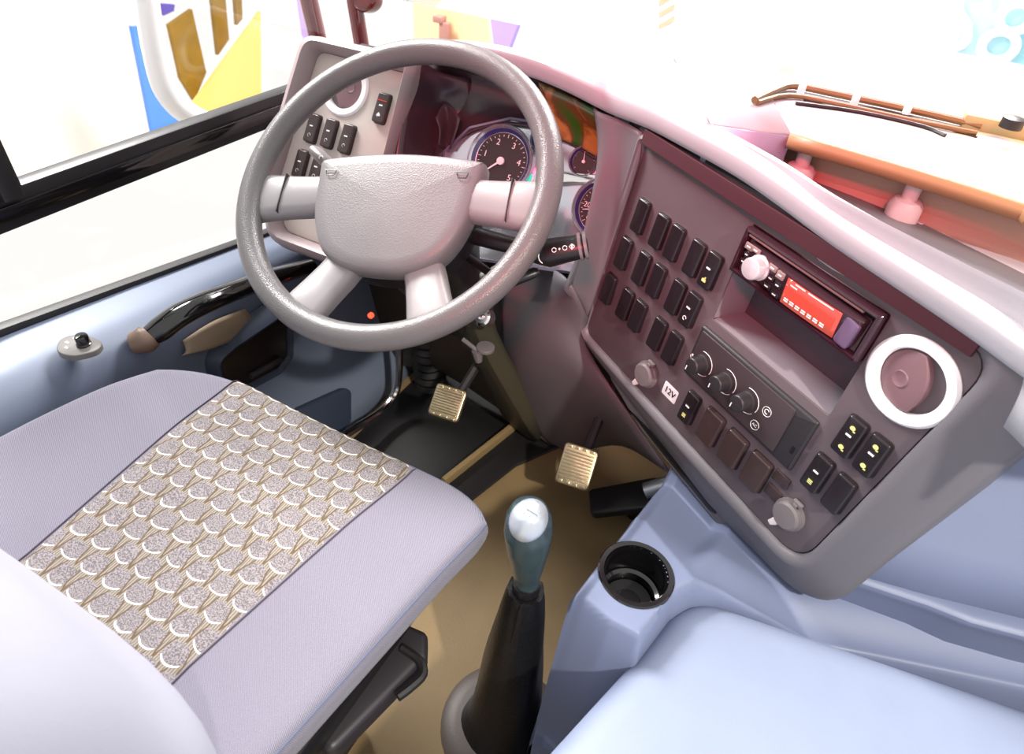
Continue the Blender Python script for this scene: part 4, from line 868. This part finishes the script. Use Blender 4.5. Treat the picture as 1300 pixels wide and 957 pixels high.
flat('display_board', [(331, 15), (332, 128), (268, 150), (246, 132)], -3.9, yellow, 'pale yellow board outside, inside the curve of the white mirror frame', 'board')
flat('display_banner', [(215, 32), (244, 12), (262, 92), (247, 128), (230, 100)], -4.0, goldm, 'largest golden-brown banner outside, nearest the white mirror frame', 'banner')
flat('display_banner', [(266, -30), (284, -30), (291, 50), (277, 70)], -4.1, goldm, 'golden-brown banner outside, middle of the three', 'banner')
flat('display_banner', [(297, -30), (306, -30), (308, 24), (301, 32)], -4.15, goldm, 'narrowest golden-brown banner outside, beside the yellow board top', 'banner')
flat('display_sign', [(206, 5), (222, 6), (221, 14), (208, 20)], -4.3, mat('violet_blue', s(110, 96, 200), .6), 'small violet-blue sign outside above the golden-brown banners', 'sign')
flat('drape', [(368, -60), (378, -60), (392, 60), (386, 66)], 1.9, lav, 'narrow lavender drape outside left of the red posts', 'drape', planef=yp)
flat('drape', [(614, -40), (652, -40), (658, 30), (646, 62), (627, 60)], 2.6, lav, 'lavender drape outside right of the peach panel, above the wheel', 'drape', planef=yp)
flat('wall_panel', [(523, -40), (618, 4), (622, 62), (526, 60)], 3.0, orangeb, 'peach panelled stand outside, above the top of the steering wheel', 'panel', planef=yp)
peach = bpy.data.objects['wall_panel']
g = G(T(yp(558, 24, 2.95))); g.box((0, 0, 0), (.05, .05, .03), .006); g.box((.03, 0, -.10), (.05, .03, .18), .005); g.out('handle', mat('brass_brown', s(170, 120, 110), .4), peach)
flat('wall_panel', [(668, 18), (768, 38), (768, 78), (690, 62)], 3.2, mat('pale_peach', s(252, 236, 222), .8), 'pale cream panel outside just beyond the dashboard top', 'panel', planef=yp)
# striped post
sg = thing('striped_post', 'pale post with tan diagonal stripes outside beyond the windscreen', 'post', yp(845, 20, 3.4))
g = G(); P = [yp(x, y, 3.4) for x, y in ((834, -30), (858, -30), (856, 36), (836, 34))]; g.loft([P, [p+V((0, .05, 0)) for p in P]], cu=True, caps=True); g.out('board', mat('off_white', s(250, 246, 242), .7), sg, smooth=0)
for k in range(4):
    y0 = -22+k*15; g = G(); P = [yp(x, y, 3.395) for x, y in ((836, y0+8), (857, y0-4), (857, y0+3), (836, y0+15))]; g.loft([P, [p+V((0, .004, 0)) for p in P]], cu=True, caps=True); g.out('stripe', mat('tan_stripe', s(214, 178, 140), .7), sg, smooth=0)
# cyan board with white script
cb = thing('lettered_board', 'pale cyan board with rounded white script outside at top right', 'board', yp(1250, 40, 4.2))
g = G(); P = [yp(x, y, 4.2) for x, y in ((1005, -60), (1420, -60), (1420, 110), (1290, 80), (1010, 30))]; g.loft([P, [p+V((0, .03, 0)) for p in P]], cu=True, caps=True)
m_ = bpy.data.materials.new('cyan_fade'); m_.use_nodes = True; nt = m_.node_tree; b_ = nt.nodes['Principled BSDF']; b_.inputs['Roughness'].default_value = .6
tc = nt.nodes.new('ShaderNodeTexCoord'); sx = nt.nodes.new('ShaderNodeSeparateXYZ'); cr = nt.nodes.new('ShaderNodeValToRGB'); nt.links.new(tc.outputs['Generated'], sx.inputs[0]); nt.links.new(sx.outputs['X'], cr.inputs[0])
cr.color_ramp.elements[0].color = (*s(250, 254, 254), 1); cr.color_ramp.elements[1].color = (*s(130, 222, 240), 1); cr.color_ramp.elements[0].position = .35; cr.color_ramp.elements[1].position = .8; nt.links.new(cr.outputs[0], b_.inputs['Base Color'])
g.out('board', m_, cb, smooth=0)
g = G(FR(yp(1248, 38, 4.17), V((1, 0, -.10)).normalized(), V((.10, 0, 1)).normalized(), V((0, -1, 0)))); g.add_mesh(text_mesh('S8', .42, .01)); g.out('lettering', white, cb, smooth=0)
